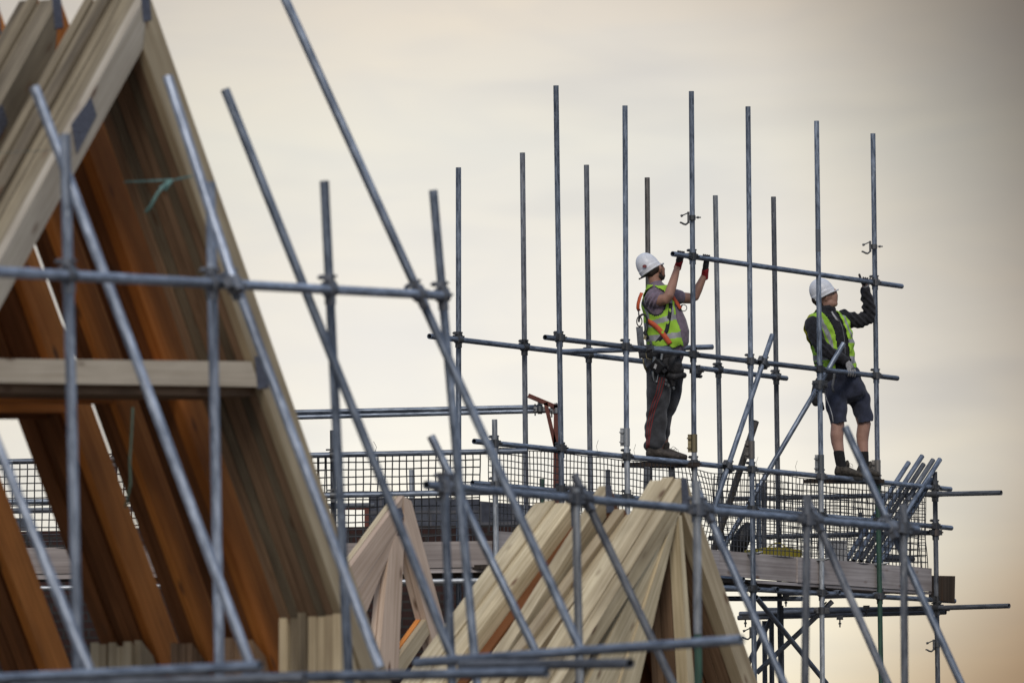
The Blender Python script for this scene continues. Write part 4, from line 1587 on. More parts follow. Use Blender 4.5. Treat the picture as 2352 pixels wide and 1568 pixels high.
# ---- first worker: mauve T-shirt, hi-vis vest, harness, charcoal joggers
D1 = 62.2
W1 = thing('person', P(1520, 1056, D1), 'worker in mauve T-shirt, orange harness and dark joggers, back turned, both arms raised', 'person')
B = Body(D1)
neck = B.limb([(1507, 660, 0, .06), (1504, 645, .0, .057), (1501, 630, .005, .06)])
head = [[(B.p(1493, 616, .0), .082, .07, V((.85, 0, .5))), (B.p(1503, 620, .01), .085, .072, V((.85, 0, .5))), (B.p(1511, 626, .02), .06, .06, V((.85, 0, .5)))],
        B.limb([(1504, 632, .0, .058), (1514, 637, .02, .042), (1519, 640, .03, .028)]),
        B.limb([(1512, 612, .01, .042), (1516.5, 619, .03, .044), (1519, 632, .03, .036)]),
        B.limb([(1520, 613, .045, .018), (1526, 619, .05, .012)])]
ear = B.limb([(1515.5, 610, -.055, .013), (1517.5, 617, -.06, .017), (1516.5, 625, -.052, .011)])
armR = B.limb([(1500, 684, -.15, .062), (1514, 690, -.20, .056), (1529, 687, -.245, .05), (1536, 679, -.25, .047), (1543, 658, -.21, .044), (1550, 635, -.16, .036), (1555.5, 615, -.12, .029), (1558, 606, -.115, .03)])
armL = B.limb([(1545, 680, .13, .06), (1566, 684, .19, .053), (1586, 685, .25, .05), (1595, 681, .275, .047), (1603, 664, .28, .043), (1611, 647, .285, .035), (1617, 634, .285, .029), (1619, 624, .285, .03)])
legs = [B.limb([(1511, 880, -.085, .08), (1509, 950, -.085, .06), (1505, 1000, -.085, .05), (1503, 1034, -.085, .05)]),
        B.limb([(1541, 880, .09, .08), (1530, 950, .1, .06), (1524, 1000, .12, .05), (1520, 1034, .13, .05)])]
tor1 = B.tors([(822, 1527, 41, .16, 0), (800, 1531, 44, .17, 0), (782, 1534.5, 48.5, .178, -.005), (765, 1534, 50, .18, -.008), (745, 1530, 48, .178, -.01), (725, 1524, 44.5, .18, -.012),
               (705, 1518, 40.5, .185, -.015), (688, 1514, 37, .19, -.015), (672, 1511, 30, .17, -.01), (660, 1508, 21, .11, 0), (652, 1506, 16, .075, 0)])
body_me = organic([neck] + head + [ear, armR, armL] + legs + [[(p, a * .93, b * .93, r) for p, a, b, r in tor1]], .0075, 5)
place('body', body_me, P(1520, 800, D1), W1, ['skin'])
torso1 = organic([tor1], .009, 8)
slR = [B.limb([(1499, 683, -.12, .078), (1506, 688, -.17, .077), (1511, 690, -.195, .073)])]
slL = [B.limb([(1541, 679, .11, .074), (1552, 681, .155, .07), (1563, 683, .18, .065)])]
tee_me = organic([tor1] + slR + slL, .007, 4)
tee_tree = tree_of(tee_me)
# folds on the shoulder and sleeve
bmt = bmesh.new(); bmt.from_mesh(tee_me); bmt.normal_update()
for v_, nn in [(v_, v_.normal.copy()) for v_ in bmt.verts]:
    u, vv = px(v_.co)
    k = math.exp(-((u - 1497) / 22) ** 2 - ((vv - 690) / 26) ** 2)
    v_.co += nn * (.0065 * k * math.sin((u * .75 + vv * .42) * .85 + .6 * math.sin(vv * .13)))
bmt.to_mesh(tee_me); bmt.free()
place('t_shirt', tee_me, P(1520, 730, D1), W1, ['tee'])

ARM1 = [(1478, 671), (1476, 690), (1484, 706), (1495, 717), (1506, 722), (1517, 719), (1525, 709), (1528, 696), (1529, 680), (1524, 668), (1502, 655)]
ARM1o = [(1474, 668), (1472, 691), (1481, 709), (1493, 721), (1506, 726.5), (1519, 723), (1528, 711), (1531.5, 697), (1532, 682), (1524, 668), (1502, 655), (1478, 671)]


def front1(v_):
    return 1547 + max(0, v_ - 690) * .185 if v_ < 740 else 1557 + (v_ - 740) * .26


def keep1(u, v_, c_):
    if v_ < 655 or v_ > 796 + 3 * math.sin(u * .2): return False
    near = c_.y < D1 + .02
    if near and inside(ARM1, u, v_): return False
    if near and u > front1(v_): return False
    if not near and v_ < 700 and u > 1545: return False
    if not near and u > 1568: return False
    return True


def matv1(u, v_, c_):
    if c_.y < D1 + .02 and inside(ARM1o, u, v_) and not inside(ARM1, u, v_): return 2
    w1_ = 742.5 - (u - 1497) * .31 if u < 1540 else 729 - (u - 1540) * .06
    if abs(v_ - w1_) < 6.2: return 1
    w2_ = 777 - (u - 1494) * .13
    if abs(v_ - w2_) < 6.5: return 1
    if 678 < v_ < 728 and abs(u - (1540 + (v_ - 690) * .12)) < 3.2: return 1
    if v_ < 752 and abs(u - (1478 + max(0, v_ - 690) * .28)) < 3 and c_.y < D1 - .02: return 1
    return 0


vest_me = shell(torso1, .015, keep1, matv1)
vest_tree = tree_of(vest_me, tee_me.copy() if False else torso1)
bmt = bmesh.new(); bmt.from_mesh(vest_me); bmt.normal_update()
for v_, nn in [(v_, v_.normal.copy()) for v_ in bmt.verts]:
    u, vv = px(v_.co)
    v_.co += nn * (.005 * math.sin(u * .16 + vv * .07) + .003 * math.sin(vv * .2 - u * .12))
bmt.to_mesh(vest_me); bmt.free()
vo = place('hi_vis_vest', vest_me, P(1520, 730, D1), W1, ['hivis', 'reflect', 'piping'])
md = vo.modifiers.new('solid', 'SOLIDIFY'); md.thickness = .004; md.offset = 0
hv = organic([[(p, a + .021, b + .021, r) for p, a, b, r in tor1]], .012, 6)
ht = tree_of(hv)
bpy.data.meshes.remove(hv)
drape(ht, [(1487, 737), (1499, 743), (1513, 755), (1527, 772), (1541, 792)], .0225, .004, dmid=D1, name='harness_strap', parent=W1, mat='orange_web')
drape(ht, [(1541, 696), (1539, 715), (1535.5, 738), (1531, 760), (1519, 774), (1506, 790)], .017, .002, dmid=D1, name='harness_strap', parent=W1, mat='black_web')
drape(ht, [(1544, 681), (1551, 691), (1557, 700), (1564, 710)], .018, .006, dmid=D1, name='harness_strap', parent=W1, mat='orange_web')
bm = bmesh.new()
strip(bm, [B.p(1474, 672, -.13), B.p(1469, 684, -.15), B.p(1465.5, 698, -.16), B.p(1465, 708, -.155), B.p(1468, 714, -.14)], .016, V((-.4, -1, 0)).normalized(), .003)
bm_obj('harness_strap', bm, B.p(1467, 695, -.15), W1, M['orange_web'])
bm = bmesh.new()
ce = B.p(1571, 706, -.085)
poly_tube(bm, [ce + V((math.cos(a) * .030 - .004, .0, math.sin(a) * .030 - .004)) for a in (i * math.pi / 9 - math.pi / 2 for i in range(19))], .0045, 6)
add_box(bm, B.p(1564.5, 706, -.09), V((.006, .012, 0)), V((0, .006, 0)), V((.012, 0, .028)))
bm_obj('d_ring', bm, ce, W1, M['fitting'])
# lanyard: grey webbing hung from a hook behind the hip
bm = bmesh.new()
strip(bm, [B.p(1468.5, 750, -.16), B.p(1470, 765, -.165), B.p(1471.5, 785, -.17), B.p(1473.5, 802, -.17), B.p(1476, 822, -.16)], .031, V((0, -1, 0)), .012)
lan = bm_obj('lanyard', bm, B.p(1470, 770, -.16), W1, M['grey_web'])


def loopr(bm, cu, cv, ru, rv, dy, r, a0=0, a1=2 * math.pi, n_=20):
    poly_tube(bm, [B.p(cu + ru * math.cos(a), cv + rv * math.sin(a), dy) for a in (a0 + (a1 - a0) * i / n_ for i in range(n_ + 1))], r, 6)


bm = bmesh.new()
loopr(bm, 1468.5, 738, 6, 11, -.165, .006)
loopr(bm, 1477, 737, 9.5, 15, -.15, .011, -math.pi * 1.05, .35)
poly_tube(bm, [B.p(1486, 742, -.15), B.p(1485, 756, -.15), B.p(1481, 764, -.155), B.p(1486, 772, -.15), B.p(1489, 779, -.15)], [.012, .014, .018, .016, .012], 8)
poly_tube(bm, [B.p(1467, 708, -.14), B.p(1467, 720, -.15), B.p(1468, 728, -.16)], .007, 6)
bm_obj('karabiner', bm, B.p(1477, 738, -.15), lan, M['black_plastic'])
bm = bmesh.new()
add_box(bm, B.p(1481.5, 775, -.16), V((.011, 0, -.004)), V((0, .012, 0)), V((.004, 0, .017)))
bm_obj('brass_lock', bm, B.p(1481.5, 775, -.16), lan, M['brassy'])
bm = bmesh.new()
poly_tube(bm, [B.p(1477, 822, -.15), B.p(1478.5, 836, -.15), B.p(1482, 844, -.15), B.p(1486, 851, -.14)], [.008, .007, .012, .011], 7)
poly_tube(bm, [B.p(1483, 806, -.12), B.p(1485, 822, -.15), B.p(1494, 826, -.17), B.p(1502, 824, -.17)], .005, 6)
bm_obj('rope_tail', bm, B.p(1480, 836, -.15), lan, M['brassy'])

# joggers
tr = [[(B.p(1523, 806, 0), 43 * B.m, .165, V((1, 0, 0))), (B.p(1524, 830, 0), 43 * B.m, .17, V((1, 0, 0))), (B.p(1524, 856, 0), 40 * B.m, .165, V((1, 0, 0)))],
      [(B.p(cu, v_, dy), hu * B.m, hy, V((1, 0, 0))) for (v_, cu, hu, hy, dy) in ((845, 1515, 31, .10, -.08), (880, 1514, 29, .1, -.085), (920, 1512, 27, .095, -.085), (955, 1508, 24.5, .088, -.085),
                                                                                  (985, 1505.5, 25, .085, -.085), (1008, 1505, 24, .083, -.085), (1022, 1502, 21, .08, -.085))],
      [(B.p(cu, v_, dy), hu * B.m, hy, V((1, 0, 0))) for (v_, cu, hu, hy, dy) in ((845, 1545, 26, .10, .085), (880, 1545, 24, .1, .09), (910, 1542, 22, .095, .095), (935, 1537, 19, .09, .1), (952, 1527, 17, .085, .1),
                                                                                  (980, 1522, 19, .082, .11), (1003, 1519, 17, .08, .115))],
      B.limb([(1487, 1016, -.085, .035), (1487.5, 1027, -.085, .03), (1489, 1033, -.085, .022)]),
      B.limb([(1490, 1024, -.085, .04), (1500, 1027, -.085, .035)])]
jog_me = organic(tr, .008, 5)
bmt = bmesh.new(); bmt.from_mesh(jog_me); bmt.normal_update()
for v_, nn in [(v_, v_.normal.copy()) for v_ in bmt.verts]:
    u, vv = px(v_.co)
    k = (math.exp(-((vv - 945) / 26) ** 2) + .9 * math.exp(-((vv - 1012) / 18) ** 2) + .35)
    v_.co += nn * (.0045 * k * math.sin(vv * .21 + u * .16 + 1.9 * math.sin(u * .09 + vv * .043)) + .004 * math.sin(vv * .083 - u * .24 + 1.3 * math.sin(vv * .05)))
bmt.to_mesh(jog_me); bmt.free()
jog_tree = tree_of(jog_me)
jog = place('joggers', jog_me, P(1515, 920, D1), W1, ['joggers'])
for o_ in (-5.8, .3, 6.6):
    a = o_
    drape(jog_tree, [(1521 + a, 866), (1517 + a, 885), (1512 + a * .9, 905), (1503.5 + a * .9, 926), (1497 + a * .8, 948), (1492.5 + a * .8, 970), (1489.5 + a * .7, 988), (1489 + a * .55, 1004), (1488 + a * .45, 1020), (1487.5 + a * .45, 1030)],
          .0046, .0025, dmid=D1, name='side_stripe', parent=jog, mat='stripe_red', th=.001)

# tool belt, pouch, battery tool
tb = organic([[(B.p(1524, 805, 0), 46 * B.m, .18, V((1, 0, 0))), (B.p(1524, 818, 0), 46 * B.m, .182, V((1, 0, 0)))]], .01, 2)
belt = place('tool_belt', tb, B.p(1524, 812), W1, ['leather'])
pm = organic([B.limb([(1549, 826, -.16, .062), (1551, 838, -.18, .066), (1549, 852, -.18, .055)]), B.limb([(1532, 846, -.18, .03), (1548, 850, -.2, .035), (1566, 849, -.17, .032)]),
              B.limb([(1534, 862, -.18, .026), (1548, 866, -.2, .032), (1566, 860, -.16, .032), (1571, 862, -.13, .03)]), B.limb([(1540, 866, -.17, .03), (1545, 876, -.17, .028), (1546, 886, -.165, .022)])], .007, 3)
place('pouch', pm, B.p(1550, 850, -.18), belt, ['leather'])
tl = thing('x', B.p(1512, 842, -.2), 'x', 'x')
bpy.data.objects.remove(tl)
bm = bmesh.new()
add_box(bm, B.p(1513, 842, -.21), V((.032, -.02, .036)), V((.02, .04, 0)), V((-.042, 0, .037)))
add_cyl(bm, B.p(1524, 842, -.2), B.p(1540, 850, -.17), .02, .015, seg=12)
add_box(bm, B.p(1524, 850, -.21), V((.016, 0, .014)), V((0, .03, 0)), V((-.02, 0, .022)))
tool = bm_obj('power_tool', bm, B.p(1513, 842, -.21), belt, M['black_plastic'])
md = tool.modifiers.new('bevel', 'BEVEL'); md.width = .007; md.segments = 2
bm = bmesh.new()
add_box(bm, B.p(1505.5, 841, -.252), V((.0075, -.004, .019)), V((.002, .003, 0)), V((-.009, 0, .006)))
bm_obj('tool_label', bm, B.p(1505.5, 841, -.252), tool, M['grey_plastic'])
bm = bmesh.new()
add_cyl(bm, B.p(1504, 819, -.2), B.p(1502, 837, -.2), .0175, seg=14)
add_cyl(bm, B.p(1521, 812, -.205), B.p(1519, 826, -.205), .0125, seg=10)
poly_tube(bm, [B.p(1500, 852, -.2), B.p(1499.5, 862, -.2), B.p(1502, 875, -.195)], [.012, .01, .003], 8)
poly_tube(bm, [B.p(1512, 858, -.2), B.p(1509, 876, -.195)], .006, 8)
add_cyl(bm, B.p(1509.5, 875, -.195), B.p(1507, 877.5, -.195), .011, seg=6)
poly_tube(bm, [B.p(1552, 818, -.2), B.p(1556, 827, -.205), B.p(1561, 830, -.2)], .009, 8)
for (a, b_) in ((1529, 871), (1535, 883), (1547, 890), (1528.5, 880)):
    add_cyl(bm, B.p(a, b_, -.2), B.p(a + 1, b_ + 2, -.225), .011, seg=10)
bm_obj('hand_tools', bm, B.p(1512, 850, -.2), belt, M['plated'])


def boot(B, parent, heel, toe, top, dy, mat, h, w_=.046, name='boot', laces=False):
    (hu, hv_), (tu, tv), (au, av) = heel, toe, top
    n_ = 7
    rows = []
    for i in range(n_):
        t = i / (n_ - 1)
        uu = hu + (tu - hu) * (.05 + .9 * t)
        vv = hv_ + (tv - hv_) * t
        hh = (h * (1 - .58 * t ** .8)) * .5
        ww = w_ * (.78 + .45 * math.sin(math.pi * min(1, t * .95 + .1)) * .6)
        rows.append((B.p(uu, vv - hh / B.m, dy), ww, hh, V((0, 1, 0))))
    l2 = [(B.p(au, av, dy), .052, .052, V((1, 0, 0))), (B.p((au + hu + 9) / 2, (av + hv_) / 2, dy), .055, .05, V((1, 0, 0))), (B.p(hu + 12, hv_ - 8, dy), .05, .045, V((1, 0, 0)))]
    me = organic([rows, l2], .007, 3)
    o = place(name, me, B.p((hu + tu) / 2, hv_ - 5, dy), parent, [mat])
    bm = bmesh.new()
    out = []
    for i in range(13):
        t = i / 12
        out.append((t, w_ * (.82 + .5 * math.sin(math.pi * min(1, t * .92 + .12)) * .6) * (1 if 0 < i < 12 else .55)))
    top_, bot_ = [], []
    for sg in (1, -1):
        for t, ww in (out if sg == 1 else out[::-1]):
            c_ = B.p(hu + (tu - hu) * t, hv_ + (tv - hv_) * t, dy) + V((0, sg * ww * 1.02, 0))
            top_.append(bm.verts.new(c_ + V((0, 0, .008)))); bot_.append(bm.verts.new(c_ - V((0, 0, .02))))
    nn = len(top_)
    bm.faces.new(top_); bm.faces.new(bot_[::-1])
    for i in range(nn):
        bm.faces.new((top_[i], bot_[i], bot_[(i + 1) % nn], top_[(i + 1) % nn]))
    bm_obj('sole', bm, B.p((hu + tu) / 2, hv_, dy), o, M['sole'])
    if laces:
        bm = bmesh.new()
        for (a, b_) in laces:
            cv = B.p(a, b_, dy - .03)
            poly_tube(bm, [cv, cv + V((.025, 0, .02)), cv + V((.05, 0, .005)), cv + V((.055, 0, -.02)), cv + V((.03, 0, -.01)), cv], .0022, 5)
        bm_obj('laces', bm, B.p(laces[0][0], laces[0][1], dy - .03), o, M['wire'])
    return o


boot(B, W1, (1487, 1050.5), (1562, 1056), (1507, 1026), -.085, 'boot', .13, .05)
boot(B, W1, (1510, 1052), (1578.5, 1057), (1526, 1018), .13, 'boot', .13, .05, laces=[(1540, 1030), (1545, 1034)])
# hair below the helmet, beard shadow
hr = organic([B.limb([(1483, 623, -.02, .05), (1495, 624, -.035, .052), (1508, 614, -.035, .045)])], .008, 4)
place('hair', hr, B.p(1495, 622), W1, ['hair'])
bd = organic([B.limb([(1515, 636, .01, .037), (1521, 637, .04, .03), (1523.5, 632, .05, .022)]), B.limb([(1513, 632, -.02, .03), (1517, 637, .0, .03)])], .007, 4)
place('beard', bd, B.p(1520, 637, .02), W1, ['hair'])
f1 = V((.83, .10, .545)).normalized()
hard_hat(W1, B.p(1489.5, 613, 0), f1, V((-.545, -.02, .83)), .104, .092, .133, (B.p(1480.5, 611.5, -.098), V((-.15, -1, .1)).normalized(), .020, .014))
bm = bmesh.new()
strip(bm, [B.p(1467, 641, -.03), B.p(1476, 637, -.045), B.p(1490, 631, -.06), B.p(1500, 625, -.065)], .007, V((-.1, -1, 0)).normalized(), .004)
bm_obj('chin_strap', bm, B.p(1480, 636, -.04), W1, M['black_plastic'])
# gloves
def glove(B, parent, wrist, us, palm, lift, cuff_m, hand_m, thumb):
    fg = grip(B, lift, us, 1, None, None)
    pl_ = []
    ps = [f[0][0] for f in fg]
    kn = sum(ps, V()) / len(ps)
    wr = B.p(*wrist)
    mid = (kn + wr) / 2
    ref = (ps[-1] - ps[0]).normalized()
    pl_.append([(wr, .031, .024, ref), (wr + (kn - wr) * .35, .04, .022, ref), (wr + (kn - wr) * .75, .045, .019, ref), (kn, .042, .015, ref)])
    th = B.limb(thumb)
    me = organic(pl_ + fg + [th], .005, 2)
    o = place('glove', me, wr, parent, [hand_m])
    dw = (kn - wr).normalized()
    cm = organic([[(wr - dw * .035, .036, .036, ref), (wr - dw * .015, .034, .034, ref), (wr + dw * .02, .036, .031, ref), (wr + dw * .034, .039, .030, ref), (wr + dw * .05, .043, .028, ref)]], .006, 2)
    place('cuff', cm, wr, o, [cuff_m])
    return o


glove(B, W1, (1558, 609, -.115), (1557.5, 1562, 1566.5, 1571), None, LIFT, 'glove_red', 'glove_dark',
      [(1556, 604, -.13, .014), (1555, 597, -.16, .012), (1557, 590, -.195, .011)])
glove(B, W1, (1619, 630, .285), (1616, 1620.5, 1625, 1629.5), None, LIFT, 'glove_red', 'glove_dark',
      [(1618, 622, .265, .014), (1617, 614, .225, .013), (1621, 607, .2, .011)])

# ---- second worker: black jacket, hi-vis vest, navy shorts
D2 = 65.0
W2 = thing('person', P(1945, 1094, D2), 'worker in black jacket, hi-vis vest and navy shorts, in profile, one arm raised', 'person')
B = Body(D2)
Rr = V((1, -.35, 0)).normalized()
neck = B.limb([(1903, 722, 0, .062), (1902, 706, -.005, .06), (1900, 692, -.01, .062)])
head = [[(B.p(1887, 676, .0), .098, .076, V((.93, -.15, .3))), (B.p(1896, 678, -.01), .1, .076, V((.93, -.15, .3))), (B.p(1906, 681, -.02), .07, .065, V((.93, -.15, .3)))],
        B.limb([(1911, 669, -.02, .045), (1914, 680, -.025, .046), (1914, 691, -.025, .042)]),
        B.limb([(1901, 695, -.02, .055), (1911, 697, -.03, .045), (1919, 697.5, -.035, .03), (1921, 697.5, -.035, .024)]),
        B.limb([(1915.5, 668, -.03, .026), (1917, 671.5, -.03, .02)]),
        B.limb([(1917, 672, -.035, .014), (1920.5, 675.5, -.037, .014), (1922.5, 677, -.038, .012)]),
        B.limb([(1918, 682, -.035, .016), (1921, 684.5, -.037, .009)]),
        B.limb([(1918, 688, -.035, .016), (1920.7, 689.5, -.037, .008)])]
ear = B.limb([(1896, 675, -.078, .013), (1898.5, 682, -.082, .018), (1898, 690, -.075, .012)])
legR = B.limb([(1921, 905, -.09, .06), (1922, 940, -.12, .062), (1924, 978, -.14, .066), (1922, 1000, -.15, .064), (1923, 1015, -.15, .059), (1927, 1035, -.16, .05), (1931, 1060, -.165, .046), (1934, 1078, -.165, .045)])
legL = B.limb([(1964, 905, .07, .06), (1974, 940, .055, .062), (1985, 974, .03, .066), (1981, 1000, .03, .062), (1981, 1015, .03, .056), (1983, 1038, .02, .048), (1984, 1060, .02, .046), (1985, 1076, .02, .045)])
tor2 = [(B.p(cu, v_, dy), hu * B.m, hy, Rr) for (v_, cu, hu, hy, dy) in (
    (868, 1926, 43, .145, 0), (850, 1921, 44, .145, 0), (830, 1917, 45, .148, 0), (805, 1914, 46, .152, 0), (780, 1911, 48, .158, 0), (758, 1905, 49, .16, 0), (742, 1901, 47, .15, 0), (729, 1900, 40, .13, 0), (718, 1901, 26, .10, 0), (711, 1902, 18, .08, 0))]
handR = B.limb([(1938, 827, -.2, .028), (1945, 832, -.205, .026)])
body_me = organic([neck] + head + [ear, legR, legL, handR] + [[(p, a * .8, b * .8, r) for p, a, b, r in tor2]] + [B.limb([(1987, 668, .09, .035), (1988, 652, .085, .034)])] +
                  [B.limb([(1868, 742, -.11, .04), (1878, 776, -.18, .036), (1889, 797, -.205, .034), (1903, 809, -.215, .034), (1938, 827, -.2, .028)]), B.limb([(1934, 728, .13, .04), (1978, 735, .18, .036), (1993, 727, .185, .034), (1996, 713, .17, .034), (1987, 664, .09, .033)])], .0075, 4)
place('body', body_me, P(1920, 860, D2), W2, ['skin2'])
bm = bmesh.new()
blob(bm, B.p(1914.5, 675.3, -.062), V((.011, 0, 0)), V((0, .008, 0)), V((0, 0, .008)))
bm_obj('eye', bm, B.p(1914, 675.5, -.066), W2, M['white_cloth'])
bm = bmesh.new()
blob(bm, B.p(1915.4, 675.3, -.069), V((.0055, 0, 0)), V((0, .004, 0)), V((0, 0, .006)))
strip(bm, [B.p(1911, 671.2, -.067), B.p(1914, 670.2, -.066), B.p(1917, 671, -.058)], .0035, V((0, -1, 0)), .004)
bm_obj('eyebrow', bm, B.p(1914, 671, -.066), W2, M['hair'])
hr = organic([B.limb([(1871, 688, -.01, .045), (1881, 687, -.03, .05), (1888, 680, -.04, .036), (1900, 667, -.04, .03)]), B.limb([(1880, 694, -.02, .045), (1886, 699, -.02, .035)])], .008, 4)
place('hair', hr, B.p(1885, 688), W2, ['hair'])
f2 = V((.86, -.2, .47)).normalized()
hard_hat(W2, B.p(1888.5, 671.5, -.01), f2, V((-.47, -.05, .86)), .118, .10, .135)
# jacket
jr = B.limb([(1866, 740, -.11, .08), (1868, 752, -.14, .078), (1876, 776, -.18, .074), (1887, 797, -.205, .07), (1903, 809, -.215, .066), (1922, 818, -.21, .056), (1936, 825, -.2, .05), (1943, 829, -.2, .047)])
jl = B.limb([(1932, 728, .13, .08), (1955, 735, .16, .078), (1978, 736, .18, .074), (1993, 729, .185, .071), (1997, 715, .17, .067), (1994, 695, .14, .062), (1989, 676, .1, .053), (1987, 664, .085, .05)])
col_ = [(B.p(1900, 722, -.01), .085, .08, Rr), (B.p(1901, 709, -.015), .08, .078, Rr)]
jac_me = organic([tor2, jr, jl, col_], .0075, 4)
bmt = bmesh.new(); bmt.from_mesh(jac_me); bmt.normal_update()
for v_, nn in [(v_, v_.normal.copy()) for v_ in bmt.verts]:
    u, vv = px(v_.co)
    k = math.exp(-((u - 1975) / 34) ** 2 - ((vv - 712) / 40) ** 2) + math.exp(-((u - 1890) / 26) ** 2 - ((vv - 795) / 30) ** 2)
    v_.co += nn * (.010 * k * math.sin(u * .42 - vv * .42) + .003 * math.sin(u * .3 + vv * .2))
bmt.to_mesh(jac_me); bmt.free()
jac_tree = tree_of(jac_me)
jac = place('jacket', jac_me, P(1915, 780, D2), W2, ['jacket'])
tz = organic([tor2], .009, 6)
tzt = tree_of(tz)
drape(jac_tree, [(1913, 718), (1920, 727), (1929, 737), (1935, 752), (1939, 775), (1941, 800), (1941, 818)], .0035, .003, dmid=D2, name='zip', parent=jac, mat='grey_web')
bm = bmesh.new()
strip(bm, [B.p(1910.5, 715, -.10), B.p(1914, 722, -.125), B.p(1920, 731, -.145), B.p(1925, 738, -.15)], .008, V((.2, -1, 0)).normalized(), .003)
bm_obj('shirt_collar', bm, B.p(1914, 722, -.12), W2, M['white_cloth'])
VP1 = [(1858, 722), (1887, 716), (1900, 728), (1910, 744), (1918, 762), (1922, 790), (1924, 806), (1916, 812), (1920, 850), (1866, 850), (1862, 800), (1869, 790), (1898, 790), (1888, 762), (1880, 742), (1868, 732), (1854, 742), (1850, 760), (1858, 790), (1848, 770), (1846, 748)]
VP2 = [(1921, 711), (1938, 712), (1950, 735), (1957, 762), (1962, 790), (1962, 815), (1970, 846), (1957, 846), (1952, 815), (1949, 785), (1944, 760), (1936, 738)]


def keep2(u, v_, c_):
    if v_ < 712 or v_ > 846 + 2 * math.sin(u * .25): return False
    if c_.y > D2 + .03: return u < 1950
    return inside(VP1, u, v_) or inside(VP2, u, v_)


def matv2(u, v_, c_):
    if u < 1862 and v_ < 800: return 2
    if abs(v_ - (821 + (u - 1890) * -.06)) < 6.5 and u < 1930: return 1
    if inside([(1887, 727), (1893, 740), (1905, 762), (1913, 785), (1917, 812), (1910, 800), (1900, 775), (1889, 752), (1884, 735)], u, v_): return 1
    if u > 1930 and (abs(v_ - 783) < 5 or 818 < v_ < 834): return 1
    if u > 1925 and abs(u - (1934 + (v_ - 715) * .38)) < 2 and v_ < 775: return 1
    return 0


v2 = shell(tz, .016, keep2, matv2)
bmt = bmesh.new(); bmt.from_mesh(v2); bmt.normal_update()
for v_, nn in [(v_, v_.normal.copy()) for v_ in bmt.verts]:
    u, vv = px(v_.co)
    v_.co += nn * (.004 * math.sin(u * .35 + vv * .2) + .003 * math.sin(vv * .3 - u * .2) + (.03 * math.exp(-((u - 1850) / 10) ** 2) if vv < 800 else 0))
bmt.to_mesh(v2); bmt.free()
vo = place('hi_vis_vest', v2, P(1905, 780, D2), W2, ['hivis', 'reflect', 'hivis_inner'])
md = vo.modifiers.new('solid', 'SOLIDIFY'); md.thickness = .004; md.offset = 0
bm = bmesh.new()
strip(bm, [B.p(1949, 757, -.105), B.p(1953, 766, -.10), B.p(1955, 775, -.095)], .014, V((.5, -1, 0)).normalized(), .003)
bm_obj('vest_pocket', bm, B.p(1952, 766, -.1), vo, M['grey_plastic'])
# shorts
sh = [[(B.p(1930, 855, 0), 43 * B.m, .15, Rr), (B.p(1934, 872, 0), 45 * B.m, .155, Rr), (B.p(1940, 892, 0), 48 * B.m, .15, Rr), (B.p(1944, 908, 0), 47 * B.m, .14, Rr)],
      [(B.p(cu, v_, dy), hu * B.m, hy, V((1, 0, 0))) for (v_, cu, hu, hy, dy) in ((888, 1918, 26, .10, -.07), (915, 1920, 26, .1, -.09), (940, 1922, 24, .098, -.115), (960, 1926, 20.5, .094, -.13), (990, 1929, 19, .092, -.135))],
      [(B.p(cu, v_, dy), hu * B.m, hy, V((1, 0, 0))) for (v_, cu, hu, hy, dy) in ((888, 1960, 26, .10, .06), (915, 1972, 26.5, .1, .06), (940, 1981, 22, .096, .05), (960, 1986, 19.5, .094, .035), (990, 1989, 17.5, .092, .03))]]
sh_me = organic(sh, .008, 4)
bmt = bmesh.new(); bmt.from_mesh(sh_me); bmt.normal_update()
for v_, nn in [(v_, v_.normal.copy()) for v_ in bmt.verts]:
    u, vv = px(v_.co)
    v_.co += nn * (.005 * math.sin(u * .26 + vv * .10) + .004 * math.sin(vv * .17 - u * .13))
kill = [f for f in bmt.faces if (lambda q: q[1] > (975 - (q[0] - 1908) * .22 if q[0] < 1950 else 972 - (q[0] - 1970) * .18))(px(f.calc_center_median()))]
bmesh.ops.delete(bmt, geom=kill, context='FACES')
bmt.to_mesh(sh_me); bmt.free()
st_ = tree_of(sh_me)
sho = place('shorts', sh_me, P(1940, 910, D2), W2, ['shorts'])
md = sho.modifiers.new('solid', 'SOLIDIFY'); md.thickness = .004
drape(st_, [(1894, 902), (1900, 920), (1907, 937), (1912, 955), (1914, 971)], .0055, .003, dmid=D2, name='side_stripe', parent=sho, mat='grey_plastic', th=.001)
bm = bmesh.new()
strip(bm, [B.p(1917, 846, -.19), B.p(1916, 866, -.18), B.p(1912.5, 884, -.175), B.p(1914, 901, -.172)], .012, V((0, -1, 0)), .003)
bm_obj('web_tail', bm, B.p(1915, 870, -.18), W2, M['grey_web'])
po = organic([[(B.p(1874, 888, -.1), .035, .05, V((1, 0, 0))), (B.p(1873, 915, -.1), .055, .05, V((1, 0, 0))), (B.p(1876, 927, -.1), .04, .04, V((1, 0, 0)))], B.limb([(1882, 870, -.1, .03), (1873, 885, -.1, .03)]), B.limb([(1884, 925, -.1, .03), (1890, 940, -.1, .02)])], .008, 2)
place('tool_pouch', po, B.p(1874, 905, -.1), W2, ['leather'])
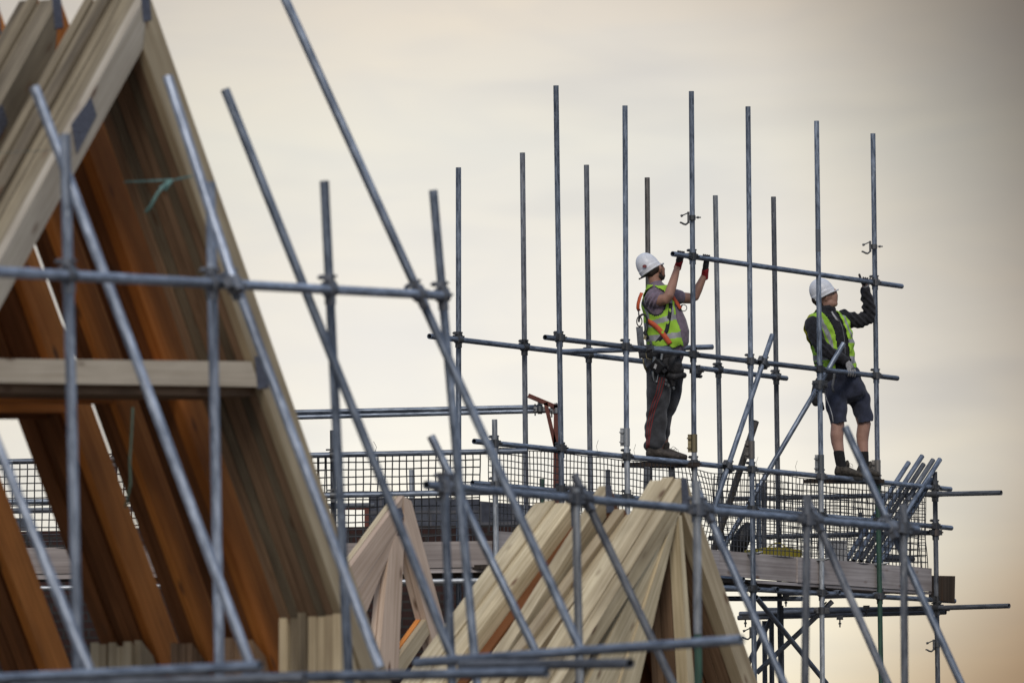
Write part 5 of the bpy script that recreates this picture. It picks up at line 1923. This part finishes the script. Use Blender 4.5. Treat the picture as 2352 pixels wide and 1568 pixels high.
# socks and shoes
for l in ([(1926.5, 1037, -.16, .053), (1930, 1058, -.165, .051), (1934, 1076, -.165, .05)], [(1983, 1038, .02, .05), (1984, 1058, .02, .049), (1985, 1072, .02, .048)]):
    s_ = organic([B.limb(l)], .008, 3)
    place('sock', s_, B.p(l[1][0], l[1][1], l[1][2]), W2, ['sock'])
t1_ = boot(B, W2, (1921, 1092), (1982, 1098), (1934, 1073), -.165, 'trainer', .135, .05, name='trainer', laces=[(1946, 1068)])
t2_ = boot(B, W2, (1973, 1091), (2020, 1097), (1986, 1073), .02, 'trainer', .135, .05, name='trainer')
for t_, l in ((t1_, [(1944, 1076, -.165, .026), (1947, 1066, -.165, .022), (1946, 1058, -.165, .015)]), (t2_, [(1994, 1078, .02, .026), (1998, 1068, .02, .022), (1999, 1060, .02, .014)])):
    place('tongue', organic([B.limb(l)], .007, 2), B.p(*l[1][:3]), t_, ['trainer'])
# hands: left up on the tube, right resting over the ledger
wr = (1988, 661, .085)
g2_ = glove(B, W2, wr, (1983, 1988, 1993, 1998.5), None, LIFT, 'glove_grey', 'glove_dark', [(1982, 652, .065, .015), (1977, 641, .05, .013), (1973.5, 630, .045, .0115)])
LED = (far.t[led[0]][3], far.t[led[0]][6])
fg = grip(B, LED, (1948, 1953, 1958, 1963), 1, None, None)
wp = B.p(1946, 832, -.205)
tops_ = [f[3][0] for f in fg]
kn = sum(tops_, V()) / 4 + V((0, -.006, .012))
ref = (tops_[-1] - tops_[0]).normalized()
hand = [[(wp, .036, .03, ref), (wp + (kn - wp) * .45, .046, .03, ref), (kn, .046, .024, ref)]]
for k, f in enumerate(fg):                      # fingers drop over the front of the tube and curl under
    c_ = f[3][0] - V((0, 0, .0335))
    Rk = .034
    hand.append([(c_ + V((0, -math.cos(a) * Rk, math.sin(a) * Rk)), .0105 * s_, .0105 * s_, ref) for a, s_ in ((1.4, 1.15), (.9, 1.1), (.3, 1.05), (-.3, 1.0), (-.9, .95), (-1.5 + .15 * (k % 2), .85))])
hand.append([(wp + V((.0, -.03, -.01)), .015, .015, ref), (wp + V((-.004, -.045, -.045)), .0135, .0135, ref), (wp + V((.012, -.05, -.075)), .0115, .0115, ref)])
hm = organic(hand, .005, 2)
place('glove', hm, wp, W2, ['glove_grey'])
